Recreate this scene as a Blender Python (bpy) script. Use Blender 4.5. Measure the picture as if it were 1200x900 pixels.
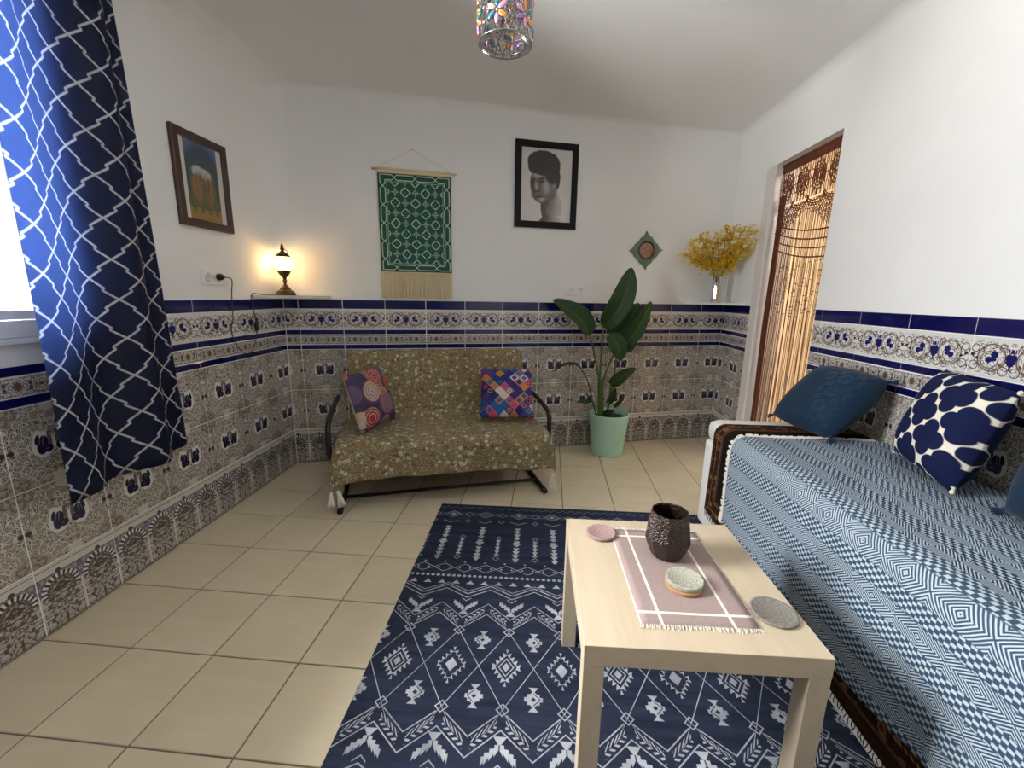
import bpy, bmesh, math, random
from math import sin, cos, pi, sqrt, atan2, floor
from mathutils import Vector, Matrix

S = bpy.context.scene
for o in list(bpy.data.objects):
    bpy.data.objects.remove(o)
COL = S.collection
random.seed(7)

# ------------------------------------------------------------------ camera
CAM_P, CAM_R, CAM_Y, CAM_H = 0.20325, -0.01716, 0.05516, 1.2908
def make_camera():
    cy, sy = cos(CAM_Y), sin(CAM_Y)
    f = Vector((-sy*cos(CAM_P), cy*cos(CAM_P), -sin(CAM_P)))
    r0 = Vector((cy, sy, 0)); d0 = f.cross(r0)
    r = cos(CAM_R)*r0 + sin(CAM_R)*d0
    d = -sin(CAM_R)*r0 + cos(CAM_R)*d0
    M = Matrix(((r.x, -d.x, -f.x, 0), (r.y, -d.y, -f.y, 0), (r.z, -d.z, -f.z, CAM_H), (0, 0, 0, 1)))
    cd = bpy.data.cameras.new('camera'); cd.sensor_width = 36; cd.lens = 504.12/1200*36
    cd.clip_start = 0.02
    co = bpy.data.objects.new('camera', cd); COL.objects.link(co); co.matrix_world = M
    S.camera = co
make_camera()

# ------------------------------------------------------------------ light
S.view_settings.view_transform = 'Standard'
S.view_settings.look = 'None'
S.view_settings.gamma = 1.0
S.view_settings.use_curve_mapping = False
S.view_settings.exposure = 0.0
WORLD_STRENGTH = 118.0
w = bpy.data.worlds.new('sky'); S.world = w; w.use_nodes = True
wt = w.node_tree; bg = wt.nodes['Background']
# bright hazy day: brightest overhead, a shaded street front at eye level, sunlit pale paving below
tc = wt.nodes.new('ShaderNodeTexCoord'); sx = wt.nodes.new('ShaderNodeSeparateXYZ'); wt.links.new(tc.outputs['Generated'], sx.inputs[0])
cr = wt.nodes.new('ShaderNodeValToRGB'); mr = wt.nodes.new('ShaderNodeMapRange'); mr.inputs[1].default_value = -1.0
wt.links.new(sx.outputs[2], mr.inputs[0]); wt.links.new(mr.outputs[0], cr.inputs[0]); wt.links.new(cr.outputs[0], bg.inputs[0])
els = cr.color_ramp.elements; els[0].position = 0.0; els[0].color = (1.0, 0.985, 0.96, 1); els[1].position = 1.0; els[1].color = (0.97, 0.985, 1.0, 1)
for p_, c_ in ((0.46, (0.46, 0.455, 0.445, 1)), (0.51, (0.33, 0.335, 0.34, 1))):
    e_ = els.new(p_); e_.color = c_
bg.inputs[1].default_value = WORLD_STRENGTH
def portal(name, mat, sx, sy):
    l = bpy.data.lights.new(name, 'AREA'); l.shape = 'RECTANGLE'; l.size = sx; l.size_y = sy
    l.cycles.is_portal = True
    o = bpy.data.objects.new(name, l); COL.objects.link(o); o.matrix_world = mat
    return o
S.cycles.max_bounces = 10
S.cycles.diffuse_bounces = 6
S.cycles.transparent_max_bounces = 16
S.cycles.sample_clamp_indirect = 6.0
S.cycles.caustics_reflective = False
S.cycles.caustics_refractive = False

# room numbers (metres)
XL, XR, YC, BA = -1.813, 1.672, 3.0205, 0.28068
YF = -4.2                    # wall behind the camera
CEIL = 2.63
CB, SB = cos(BA), sin(BA)
YRC = YC + (XR - XL)*math.tan(BA)      # right back corner
ZB, Z2, ZT = 0.269, 0.875, 1.241
WIN = (0.50, 1.555, 1.128, 2.36)        # window hole in the left wall: y0 y1 z0 z1
DOOR = (2.728, 3.435, 2.232)          # opening in the right wall: y0 y1 top
def axes(right, up, n, loc):
    return Matrix(((right[0], up[0], n[0], loc[0]), (right[1], up[1], n[1], loc[1]), (right[2], up[2], n[2], loc[2]), (0, 0, 0, 1)))
# portals face into the room (a lamp shines along its local -Z)
portal('window_daylight', axes((0, -1, 0), (0, 0, 1), (-1, 0, 0), (XL-0.16, (WIN[0]+WIN[1])/2, (WIN[2]+WIN[3])/2)), WIN[1]-WIN[0], WIN[3]-WIN[2])

# ------------------------------------------------------------------ node expressions
NT = None; CACHE = None
class E:
    __slots__ = ('s',)
    def __init__(self, s): self.s = s
    def __add__(a, b): return M_('ADD', a, b)
    __radd__ = __add__
    def __sub__(a, b): return M_('SUBTRACT', a, b)
    def __rsub__(a, b): return M_('SUBTRACT', b, a)
    def __mul__(a, b): return M_('MULTIPLY', a, b)
    __rmul__ = __mul__
    def __truediv__(a, b): return M_('MULTIPLY', a, 1.0/b) if not isinstance(b, E) else M_('DIVIDE', a, b)
    def __rtruediv__(a, b): return M_('DIVIDE', b, a)
    def __neg__(a): return M_('MULTIPLY', a, -1.0)
    def __lt__(a, b): return M_('LESS_THAN', a, b)
    def __gt__(a, b): return M_('GREATER_THAN', a, b)
def M_(op, *args, clamp=False):
    key = (op, clamp) + tuple(id(a.s) if isinstance(a, E) else round(float(a), 7) for a in args)
    if key in CACHE: return CACHE[key]
    n = NT.nodes.new('ShaderNodeMath'); n.operation = op; n.use_clamp = clamp
    for i, a in enumerate(args):
        if isinstance(a, E): NT.links.new(a.s, n.inputs[i])
        else: n.inputs[i].default_value = float(a)
    e = E(n.outputs[0]); CACHE[key] = e
    return e
def ab(a): return M_('ABSOLUTE', a)
def mn(a, *b):
    for x in b: a = M_('MINIMUM', a, x)
    return a
def mx(a, *b):
    for x in b: a = M_('MAXIMUM', a, x)
    return a
def fr(a): return M_('FRACT', a)
def fl(a): return M_('FLOOR', a)
def sn(a): return M_('SINE', a)
def sq(a): return M_('SQRT', a)
def hyp(a, b): return sq(a*a + b*b)
def cl(a): return M_('ADD', a, 0.0, clamp=True)
def inside(d, aa=0.001): return M_('ADD', d*(-1.0/aa), 0.5, clamp=True)      # 1 where the distance d < 0
def line(d, t, aa=0.001): return inside(ab(d) - t, aa)
def ring(d, r, t, aa=0.001): return line(d - r, t, aa)
def node(kind, **kw):
    n = NT.nodes.new(kind)
    for k, v in kw.items(): setattr(n, k, v)
    return n
def coords(kind='Object'):
    t = node('ShaderNodeTexCoord'); sp = node('ShaderNodeSeparateXYZ')
    NT.links.new(t.outputs[kind], sp.inputs[0])
    return E(sp.outputs[0]), E(sp.outputs[1]), E(sp.outputs[2])
def vec(x, y, z=0.0):
    c = node('ShaderNodeCombineXYZ')
    for i, a in enumerate((x, y, z)):
        if isinstance(a, E): NT.links.new(a.s, c.inputs[i])
        else: c.inputs[i].default_value = a
    return c.outputs[0]
def noise(v, scale, detail=2.0, rough=0.5):
    n = node('ShaderNodeTexNoise'); NT.links.new(v, n.inputs['Vector'])
    n.inputs['Scale'].default_value = scale; n.inputs['Detail'].default_value = detail; n.inputs['Roughness'].default_value = rough
    return E(n.outputs[0])
def voro(v, scale, feature='F1', out='Distance', rnd=1.0):
    n = node('ShaderNodeTexVoronoi', feature=feature); NT.links.new(v, n.inputs['Vector'])
    n.inputs['Scale'].default_value = scale; n.inputs['Randomness'].default_value = rnd
    return n.outputs[out]
def white(v):
    n = node('ShaderNodeTexWhiteNoise', noise_dimensions='3D'); NT.links.new(v, n.inputs['Vector'])
    return E(n.outputs['Value'])
def objrand():
    n = node('ShaderNodeObjectInfo'); return E(n.outputs['Random'])
def lin(c):
    return tuple((x/12.92 if x <= 0.04045 else ((x+0.055)/1.055)**2.4) for x in (v/255.0 for v in c))
def mixc(f, a, b):
    n = node('ShaderNodeMix', data_type='RGBA')
    if isinstance(f, E): NT.links.new(f.s, n.inputs[0])
    else: n.inputs[0].default_value = f
    for i, c in ((6, a), (7, b)):
        if isinstance(c, tuple): n.inputs[i].default_value = (*lin(c), 1)
        else: NT.links.new(c, n.inputs[i])
    return n.outputs[2]
def scalec(c, e):
    n = node('ShaderNodeMix', data_type='RGBA', blend_type='MULTIPLY'); n.inputs[0].default_value = 1.0
    if isinstance(c, tuple): n.inputs[6].default_value = (*lin(c), 1)
    else: NT.links.new(c, n.inputs[6])
    NT.links.new(vec(e, e, e), n.inputs[7])
    return n.outputs[2]
def ramp(f, stops, const=True):
    n = node('ShaderNodeValToRGB'); NT.links.new(f.s if isinstance(f, E) else f, n.inputs[0])
    cr = n.color_ramp; cr.interpolation = 'CONSTANT' if const else 'LINEAR'
    while len(cr.elements) < len(stops): cr.elements.new(1.0)
    for el, (p, c) in zip(cr.elements, stops):
        el.position = p; el.color = (*lin(c), 1)
    return n.outputs[0]
def mat(name, fn=None, color=(200, 200, 200), rough=0.6, metal=0.0, spec=0.5, sheen=0.0, bump=None, trans=0.0, coat=0.0, emit=None, through=None):
    """fn() returns a colour socket or (colour socket, height E) built from node maths."""
    global NT, CACHE
    m = bpy.data.materials.new(name); m.use_nodes = True
    NT = m.node_tree; CACHE = {}
    b = NT.nodes['Principled BSDF']
    b.inputs['Roughness'].default_value = rough; b.inputs['Metallic'].default_value = metal
    b.inputs['Specular IOR Level'].default_value = spec
    b.inputs['Coat Weight'].default_value = coat
    if sheen: b.inputs['Sheen Weight'].default_value = sheen
    if emit:
        b.inputs['Emission Color'].default_value = (*lin(emit[0]), 1); b.inputs['Emission Strength'].default_value = emit[1]
    h = None
    if fn is None:
        x, y, z = coords()
        n = noise(vec(x, y, z), 14.0, 3.0)
        c = scalec(color, n*0.12 + 0.94)
    else:
        c = fn()
        if isinstance(c, tuple) and len(c) == 2: c, h = c
        if isinstance(c, tuple): c = scalec(c, objrand()*0.04 + 0.98)
    NT.links.new(c, b.inputs['Base Color'])
    if h is not None:
        bn = node('ShaderNodeBump'); bn.inputs['Strength'].default_value = bump or 0.3; bn.inputs['Distance'].default_value = 0.004
        NT.links.new(h.s, bn.inputs['Height']); NT.links.new(bn.outputs[0], b.inputs['Normal'])
    if trans:                                     # thin cloth or leaf: some light comes through
        out = NT.nodes['Material Output']; t = node('ShaderNodeBsdfTranslucent'); mx_ = node('ShaderNodeMixShader')
        NT.links.new(mixc(0.6, c, through) if through else c, t.inputs[0]); mx_.inputs[0].default_value = trans
        NT.links.new(b.outputs[0], mx_.inputs[1]); NT.links.new(t.outputs[0], mx_.inputs[2]); NT.links.new(mx_.outputs[0], out.inputs[0])
    return m
MATS = {}

# ------------------------------------------------------------------ mesh helpers
def mesh(name, v, f, m=None, uv=None, smooth=False):
    me = bpy.data.meshes.new(name); me.from_pydata([tuple(p) for p in v], [], f)
    if uv:
        l = me.uv_layers.new(name='UVMap')
        for lp in me.loops: l.data[lp.index].uv = uv[lp.vertex_index]
    if smooth: me.polygons.foreach_set('use_smooth', [True]*len(me.polygons))
    if m: me.materials.append(m)
    me.update()
    return me
def link(name, me, parent=None, loc=(0, 0, 0), rot=None, mw=None):
    o = bpy.data.objects.new(name, me); COL.objects.link(o)
    if parent: o.parent = parent
    if mw is not None: o.matrix_local = mw
    else:
        o.location = loc
        if rot: o.rotation_euler = rot
    return o
def thing(name, label, cat, loc=(0, 0, 0), rz=0.0, group=None):
    o = bpy.data.objects.new(name, None); COL.objects.link(o); o.empty_display_size = 0.05
    o.location = loc; o.rotation_euler = (0, 0, rz); o['label'] = label; o['category'] = cat
    if group: o['group'] = group
    return o
def tag(o, label, cat, group=None):
    o['label'] = label; o['category'] = cat
    if group: o['group'] = group
    return o
def struct(o): o['kind'] = 'structure'; return o
def stuff(o): o['kind'] = 'stuff'; return o
class G:                                        # geometry collector
    def __init__(s): s.v = []; s.f = []; s.u = []
    def add(s, v, f, u=None):
        n = len(s.v); s.v += [tuple(p) for p in v]; s.f += [tuple(i+n for i in q) for q in f]
        s.u += u if u else [(0, 0)]*len(v)
        return s
    def box(s, x0, x1, y0, y1, z0, z1, c=0.0):
        if c <= 0:
            v = [(x, y, z) for x in (x0, x1) for y in (y0, y1) for z in (z0, z1)]
            return s.add(v, [(0, 1, 3, 2), (4, 6, 7, 5), (0, 4, 5, 1), (2, 3, 7, 6), (0, 2, 6, 4), (1, 5, 7, 3)])
        b = bmesh.new(); bmesh.ops.create_cube(b, size=1.0)
        for p in b.verts: p.co = Vector(((x0+x1)/2+p.co.x*(x1-x0), (y0+y1)/2+p.co.y*(y1-y0), (z0+z1)/2+p.co.z*(z1-z0)))
        bmesh.ops.bevel(b, geom=b.edges[:], offset=c, segments=2, affect='EDGES', profile=0.5)
        b.verts.index_update()
        s.add([p.co[:] for p in b.verts], [[p.index for p in q.verts] for q in b.faces]); b.free()
        return s
    def tube(s, pts, r, seg=8, caps=True):
        pts = [Vector(p) for p in pts]; n = len(pts); rs = r if isinstance(r, (list, tuple)) else [r]*n
        base = len(s.v); ref = None
        for i, p in enumerate(pts):
            t = (pts[min(i+1, n-1)] - pts[max(i-1, 0)]).normalized()
            if ref is None:
                ref = Vector((0, 0, 1)) if abs(t.z) < 0.9 else Vector((1, 0, 0))
            a = (ref - t*ref.dot(t)).normalized(); b = t.cross(a); ref = a
            for k in range(seg):
                q = p + (a*cos(2*pi*k/seg) + b*sin(2*pi*k/seg))*rs[i]
                s.v.append(q[:]); s.u.append((k/seg, i/(n-1)))
        for i in range(n-1):
            for k in range(seg):
                k2 = (k+1) % seg
                s.f.append((base+i*seg+k, base+i*seg+k2, base+(i+1)*seg+k2, base+(i+1)*seg+k))
        if caps:
            s.f.append(tuple(base+k for k in reversed(range(seg)))); s.f.append(tuple(base+(n-1)*seg+k for k in range(seg)))
        return s
    def lathe(s, prof, seg=24, c=(0, 0, 0), fac=None, caps=True):
        base = len(s.v)
        for (r, z) in prof:
            for k in range(seg):
                a = 2*pi*k/seg; q = r*(fac(a, z) if fac else 1)
                s.v.append((c[0]+q*cos(a), c[1]+q*sin(a), c[2]+z)); s.u.append((k/seg, z))
        for i in range(len(prof)-1):
            for k in range(seg):
                k2 = (k+1) % seg
                s.f.append((base+i*seg+k, base+i*seg+k2, base+(i+1)*seg+k2, base+(i+1)*seg+k))
        if caps:
            if prof[0][0] > 1e-5: s.f.append(tuple(base+k for k in reversed(range(seg))))
            if prof[-1][0] > 1e-5: s.f.append(tuple(base+(len(prof)-1)*seg+k for k in range(seg)))
        return s
    def grid(s, nu, nv, fn, uvf=None):
        base = len(s.v)
        for j in range(nv+1):
            for i in range(nu+1):
                s.v.append(tuple(fn(i/nu, j/nv))); s.u.append(uvf(i/nu, j/nv) if uvf else (i/nu, j/nv))
        for j in range(nv):
            for i in range(nu):
                a = base+j*(nu+1)+i
                s.f.append((a, a+1, a+nu+2, a+nu+1))
        return s
    def ball(s, c, rx, ry=None, rz=None, seg=10, rings=6):
        ry = ry or rx; rz = rz or rx
        base = len(s.v)
        for j in range(rings+1):
            t = pi*j/rings
            for k in range(seg):
                a = 2*pi*k/seg
                s.v.append((c[0]+rx*sin(t)*cos(a), c[1]+ry*sin(t)*sin(a), c[2]-rz*cos(t))); s.u.append((k/seg, j/rings))
        for j in range(rings):
            for k in range(seg):
                k2 = (k+1) % seg
                s.f.append((base+j*seg+k, base+j*seg+k2, base+(j+1)*seg+k2, base+(j+1)*seg+k))
        return s
    def prism(s, poly, z0, z1):
        n = len(poly)
        v = [(x, y, z0) for x, y in poly] + [(x, y, z1) for x, y in poly]
        return s.add(v, [tuple(reversed(range(n))), tuple(range(n, 2*n))] + [(i, (i+1) % n, n+(i+1) % n, n+i) for i in range(n)])
    def me(s, name, m, smooth=False, weld=False):
        me = mesh(name, s.v, s.f, m, s.u, smooth)
        return me
    def obj(s, name, m, parent=None, smooth=False, **k):
        return link(name, s.me(name, m, smooth), parent, **k)
def auto_smooth(o, ang=40):
    me = o.data
    bm = bmesh.new(); bm.from_mesh(me); bmesh.ops.remove_doubles(bm, verts=bm.verts[:], dist=1e-5)
    bmesh.ops.recalc_face_normals(bm, faces=bm.faces[:])
    for f in bm.faces: f.smooth = True
    for e in bm.edges:
        if len(e.link_faces) == 2 and e.calc_face_angle(0) > math.radians(ang): e.smooth = False
    bm.to_mesh(me); bm.free()
    return o
def thick(o, t, offset=0.0):
    m = o.modifiers.new('thickness', 'SOLIDIFY'); m.thickness = t; m.offset = offset
    return o

# ------------------------------------------------------------------ materials
def m_plaster():
    x, y, z = coords(); v = vec(x, y, z)
    n = noise(v, 2.5, 4.0); f = noise(v, 60.0, 3.0)
    return scalec((244, 244, 243), n*0.05 + 0.97), f*0.6 + n*1.5
MATS['plaster'] = mat('white_plaster', m_plaster, rough=0.85, spec=0.2, bump=0.25)
MATS['ceiling'] = mat('ceiling_plaster', m_plaster, rough=0.9, spec=0.1, bump=0.15)
MATS['grout'] = mat('tile_grout', color=(226, 224, 220), rough=0.9)
MATS['floor_grout'] = mat('floor_grout', color=(122, 114, 102), rough=0.9)

def glaze_dirt(c, x, y):
    r = objrand()
    return scalec(c, r*0.08 + noise(vec(x, y, r*37.0), 12.0)*0.10 + 0.90)
def m_blue():
    x, y, z = coords(); r = objrand()
    n = noise(vec(x, y, r*50.0), 9.0, 3.0)
    return mixc(n*0.6 + r*0.3, (13, 13, 66), (18, 18, 90))
MATS['blue'] = mat('cobalt_glaze', m_blue, rough=0.12, coat=0.3)

def m_peacock():
    x, y, z = coords()
    u = ab(x)/0.15; v = y/0.15; av = ab(v)
    # scrolling arabesque: mirrored cells, outlined
    wob = noise(vec(u, v), 5.0, 1.0)*0.12
    e = E(voro(vec(u+wob, v+wob), 7.5, 'DISTANCE_TO_EDGE'))
    leaf = inside(0.05 - e, 0.03)
    d1 = E(voro(vec(u+wob, v+wob), 7.5, 'F1'))
    curl = line(fr(d1*5.0 + u*1.3) - 0.5, 0.17, 0.1)
    lf = mx(mn(leaf, curl), 1.0 - leaf)
    col = mixc(lf, (98, 86, 75), (212, 207, 200))
    # corner medallions
    cx = 1.0 - u; cy = 1.0 - av; rr = hyp(cx, cy)
    med = inside(rr - 0.40, 0.10)*0.75
    pet = sn(M_('ARCTAN2', cy, cx)*8.0)*0.05
    dark = mx(ring(rr + pet, 0.32, 0.035, 0.02), ring(rr, 0.17, 0.03, 0.02), inside(rr - 0.06, 0.02))
    col = mixc(med, col, mixc(dark*0.8, (150, 140, 129), (84, 70, 60)))
    # small ornament between the birds
    om = mn(inside(ab(v + 0.02) - 0.06, 0.02), inside(ab(u - 0.93) - 0.12, 0.02)); om = mx(om, inside(hyp(u, (av - 0.93)*1.4) - 0.16, 0.02))
    od = inside(hyp(u - 0.92, v + 0.02) - 0.07, 0.02)
    col = mixc(om, col, (200, 195, 188)); col = mixc(od, col, (70, 55, 60))
    # the pair of birds: round backs outward, necks rising inward, wings raised
    def ell(px, py, a, b, rot=0.0):
        c_, s_ = cos(rot), sin(rot); X_, Y_ = u - px, v - py
        return hyp((X_*c_ + Y_*s_)/a, (Y_*c_ - X_*s_)/b) - 1.0
    halo = inside(mn(ell(0.24, 0.0, 0.25, 0.33), ell(0.38, 0.08, 0.10, 0.30, 0.2)), 0.04)
    col = mixc(halo, col, (226, 223, 218))
    neck = inside(mn(ell(0.085, 0.10, 0.05, 0.19, -0.08), ell(0.075, 0.27, 0.055, 0.035)), 0.12)
    col = mixc(neck, col, (104, 98, 108))
    body = mn(ell(0.255, -0.02, 0.125, 0.235, 0.22), ell(0.14, -0.13, 0.11, 0.10, -0.2), ell(0.36, 0.14, 0.045, 0.12, 0.3))
    inn = mx(inside(ell(0.235, 0.10, 0.014, 0.12, 0.2), 0.3), inside(ell(0.305, 0.10, 0.012, 0.11, 0.25), 0.3), inside(ell(0.17, -0.13, 0.05, 0.02), 0.5)*0.5)
    col = mixc(inside(body, 0.08), col, mixc(inn*0.55, (34, 32, 64), (140, 136, 150)))
    return glaze_dirt(col, x, y)
MATS['peacock'] = mat('arabesque_bird_glaze', m_peacock, rough=0.25, coat=0.15)

def m_band():
    x, y, z = coords()
    u = ab(x); base = (224, 222, 218)
    c1 = hyp(u - 0.068, y)
    n = noise(vec(u, y), 55.0, 1.0)
    br = mx(ring(c1, 0.049, 0.0026, 0.002), ring(c1, 0.043, 0.0012, 0.002)*0.8, ring(hyp(u - 0.073, y + 0.008), 0.031, 0.0018, 0.002), ring(hyp(u - 0.128, y + 0.034), 0.016, 0.0020, 0.002),
            ring(hyp(u - 0.020, y + 0.044), 0.016, 0.0020, 0.002), ring(hyp(u - 0.055, y + 0.050), 0.012, 0.0018, 0.002), ring(hyp(u - 0.130, y - 0.030), 0.014, 0.0020, 0.002), ring(hyp(u - 0.034, y - 0.040), 0.012, 0.0018, 0.002), inside(hyp(u - 0.100, y - 0.030) - 0.008 + n*0.006, 0.002), inside(hyp(u - 0.034, y + 0.024) - 0.006, 0.002))
    br = mx(br, mn(inside(ab(n - 0.55) - 0.030, 0.02), inside(ab(y) - 0.058, 0.01)))
    col = mixc(br, base, (104, 84, 74))
    navy = mx(inside(hyp((u - 0.058), y - 0.012) - 0.0135 - n*0.006 + 0.003, 0.003), inside(hyp((u - 0.076), (y + 0.008)*1.2) - 0.014 - n*0.006 + 0.003, 0.003), inside(hyp(u - 0.060, (y + 0.006)*2.0) - 0.012, 0.002))
    heart = mx(inside(hyp((u - 0.007), y - 0.006) - 0.0125, 0.002), inside(u*1.1 + ab(y + 0.010) - 0.020, 0.002), mn(inside(u - 0.0035, 0.001), inside(ab(y + 0.025) - 0.014)))
    crown = mn(line(y - 0.030, 0.007), inside(u - 0.020, 0.002), inside(fr(u*120.0) - 0.62, 0.2))
    dots = mx(inside(hyp(u - 0.138, y - 0.006) - 0.007, 0.002), inside(hyp(u - 0.119, y + 0.006) - 0.006, 0.002))
    col = mixc(mx(navy, heart, crown), col, (26, 28, 92)); col = mixc(dots, col, (62, 40, 60))
    return glaze_dirt(col, x, y)
MATS['band'] = mat('scroll_band_glaze', m_band, rough=0.22, coat=0.2)

def m_thin():
    x, y, z = coords()
    u = ab(ab(x) - 0.075)
    n = noise(vec(u, ab(y)), 70.0, 2.0)
    col = mixc(inside(ab(n - 0.5) - 0.045, 0.05), (205, 200, 193), (110, 100, 96))
    dia = mx(inside(u + ab(y) - 0.017, 0.002), inside(mx(u, ab(y)) - 0.0105, 0.002))
    fl2 = inside(hyp(u - 0.040, ab(y) - 0.008) - 0.007, 0.002)
    dot = inside(hyp(u - 0.075, y) - 0.006, 0.002)
    col = mixc(fl2, col, (90, 80, 92)); col = mixc(dot, col, (96, 84, 72)); col = mixc(dia, col, (98, 78, 62))
    edge = inside(0.033 - ab(y), 0.001)
    return glaze_dirt(mixc(edge, col, (214, 210, 204)), x, y)
MATS['thin'] = mat('rosette_strip_glaze', m_thin, rough=0.25, coat=0.15)

def m_base():
    x, y, z = coords()
    H = ZB/2
    u = ab(ab(x) - 0.075)                   # two arches a tile
    cy = y - 0.018
    r = hyp(u, cy); ang = M_('ARCTAN2', u, cy)
    n = noise(vec(u, y), 42.0, 2.0); n2 = noise(vec(u, y), 26.0, 1.0)
    col = mixc(inside(ab(n - 0.5) - 0.05, 0.05), (172, 166, 160), (78, 70, 68))
    low = inside(cy, 0.002)
    stripes = mn(low, line(fr((y + 0.2)/0.028) - 0.5, 0.12, 0.08), line(u - 0.062, 0.018))
    col = mixc(stripes, col, (196, 190, 184))
    post = mn(low, line(u - 0.075, 0.0055))
    col = mixc(post, col, (205, 200, 194))
    vous = mn(inside(ab(r - 0.060) - 0.0095, 0.002), inside(-0.012 - cy, 0.003))
    tooth = line(fr(ang*3.5) - 0.5, 0.24, 0.12)
    col = mixc(vous, col, mixc(tooth, (44, 40, 50), (220, 217, 212)))
    col = mixc(mn(inside(r - 0.0505, 0.002), inside(0.046 - r, 0.002)), col, (80, 72, 78))
    tre = mn(inside(r - 0.046, 0.002), line(n2 - 0.5, 0.05, 0.04))
    col = mixc(tre, col, (74, 58, 52))
    spand = mn(inside(0.071 - r, 0.002), inside(0.0 - cy, 0.002))
    col = mixc(spand, col, mixc(inside(ab(n - 0.45) - 0.04, 0.05), (150, 148, 156), (84, 82, 108)))
    top = inside((H - 0.046) - y, 0.001)
    mould = mixc(mx(line(y - (H - 0.045), 0.003), line(y - (H - 0.014), 0.0015)), (204, 199, 191), (70, 68, 92))
    mould = mixc(mn(inside(hyp(u, y - (H - 0.040)) - 0.011, 0.002), 1.0), mould, (60, 56, 74))
    col = mixc(top, col, mould)
    foot = inside(y + H - 0.012, 0.003)
    return glaze_dirt(mixc(foot*0.7, col, (92, 88, 94)), x, y)
MATS['base'] = mat('arcade_base_glaze', m_base, rough=0.28, coat=0.15)

def m_floor():
    x, y, z = coords(); r = objrand()
    v = vec(x + r*13.0, y + r*7.0, r*31.0)
    n = noise(v, 4.0, 4.0); s = noise(vec(x*1.0 + r*9.0, y*5.0), 5.0, 4.0)
    c = mixc(cl(n*1.1 - 0.1), (206, 192, 162), (224, 212, 184))
    c = mixc(cl(s*1.6 - 0.75)*0.5, c, (232, 223, 200))
    return scalec(c, r*0.06 + 0.96), n
MATS['floor'] = mat('beige_floor_glaze', m_floor, rough=0.32, spec=0.45, bump=0.05)

# ------------------------------------------------------------------ structure
ROOM = [(XL, YF), (XR, YF), (XR, YRC), (XL, YC)]
slab = G().box(XL-0.3, XR+1.9, YF-0.3, YRC+0.6, -0.12, -0.004)
floor_o = struct(slab.obj('floor', MATS['floor_grout']))
ceil_o = struct(G().box(XL-0.2, XR+1.9, YF-0.2, YRC+0.6, CEIL, CEIL+0.12).obj('ceiling', MATS['ceiling']))
T = 0.16
def wall_boxes(name, m, L, hole=None):
    """wall in local x (along) z (up) with thickness behind y=0; hole = x0 x1 z0 z1"""
    g = G()
    if hole:
        a, b, c, d = hole
        if a > L[0]: g.box(L[0], a, 0, T, 0, CEIL)
        if L[1] > b: g.box(b, L[1], 0, T, 0, CEIL)
        if c > 0: g.box(a, b, 0, T, 0, c)
        g.box(a, b, 0, T, d, CEIL)
    else: g.box(L[0], L[1], 0, T, 0, CEIL)
    return struct(g.obj(name, m))
P = MATS['plaster']
wl = wall_boxes('wall_left', P, (YF-T, YC+0.1), (WIN[0], WIN[1], WIN[2], WIN[3])); wl.matrix_world = Matrix.Translation((XL, 0, 0)) @ Matrix.Rotation(pi/2, 4, 'Z')
wr = wall_boxes('wall_right', P, (-(YRC+0.1), -(YF-T)), (-DOOR[1], -DOOR[0], 0, DOOR[2])); wr.matrix_world = Matrix.Translation((XR, 0, 0)) @ Matrix.Rotation(-pi/2, 4, 'Z')
BL = (XR-XL)/CB
wb = wall_boxes('wall_back', P, (-0.1, BL+0.1)); wb.matrix_world = Matrix.Translation((XL, YC, 0)) @ Matrix.Rotation(BA, 4, 'Z')
wf = wall_boxes('wall_front', P, (-(XR+T), -(XL-T))); wf.matrix_world = Matrix.Translation((0, YF, 0)) @ Matrix.Rotation(pi, 4, 'Z')
# rounded plaster coves
def cove(name, p0, p1, a, b, r):
    """fillet between two wall directions a and b (unit vectors into the room, from the corner line p0-p1)"""
    a = Vector(a); b = Vector(b); g = G(); n = 8
    half = a.angle(b)/2
    t = r/math.tan(half); bis = (a+b).normalized(); cdist = r/sin(half)
    ring_ = []
    for k in range(n+1):
        s = k/n
        q = a*t*(1-s) + b*t*s - bis*cdist
        ring_.append(bis*cdist + q.normalized()*r)
    ring_ = [x - bis*0.0006 for x in ring_]
    pts = [Vector((0, 0, 0))] + ring_
    v = [tuple(Vector(p0)+q) for q in pts] + [tuple(Vector(p1)+q) for q in pts]
    m = len(pts)
    f = [tuple(range(m)), tuple(reversed(range(m, 2*m)))] + [(i, (i+1) % m, m+(i+1) % m, m+i) for i in range(m)]
    o = link(name, mesh(name, v, f, P)); auto_smooth(o, 35); return struct(o)
cove('trim_1', (XL, YF, CEIL), (XL, YC, CEIL), (1, 0, 0), (0, 0, -1), 0.16)
cove('trim_2', (XL, YC, CEIL), (XR, YRC, CEIL), (SB, -CB, 0), (0, 0, -1), 0.05)
cove('trim_3', (XR, YF, CEIL), (XR, YRC, CEIL), (-1, 0, 0), (0, 0, -1), 0.06)
cove('trim_4', (XL, YC, ZT+0.004), (XL, YC, CEIL), (0, -1, 0), (CB, SB, 0), 0.16)

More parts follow.
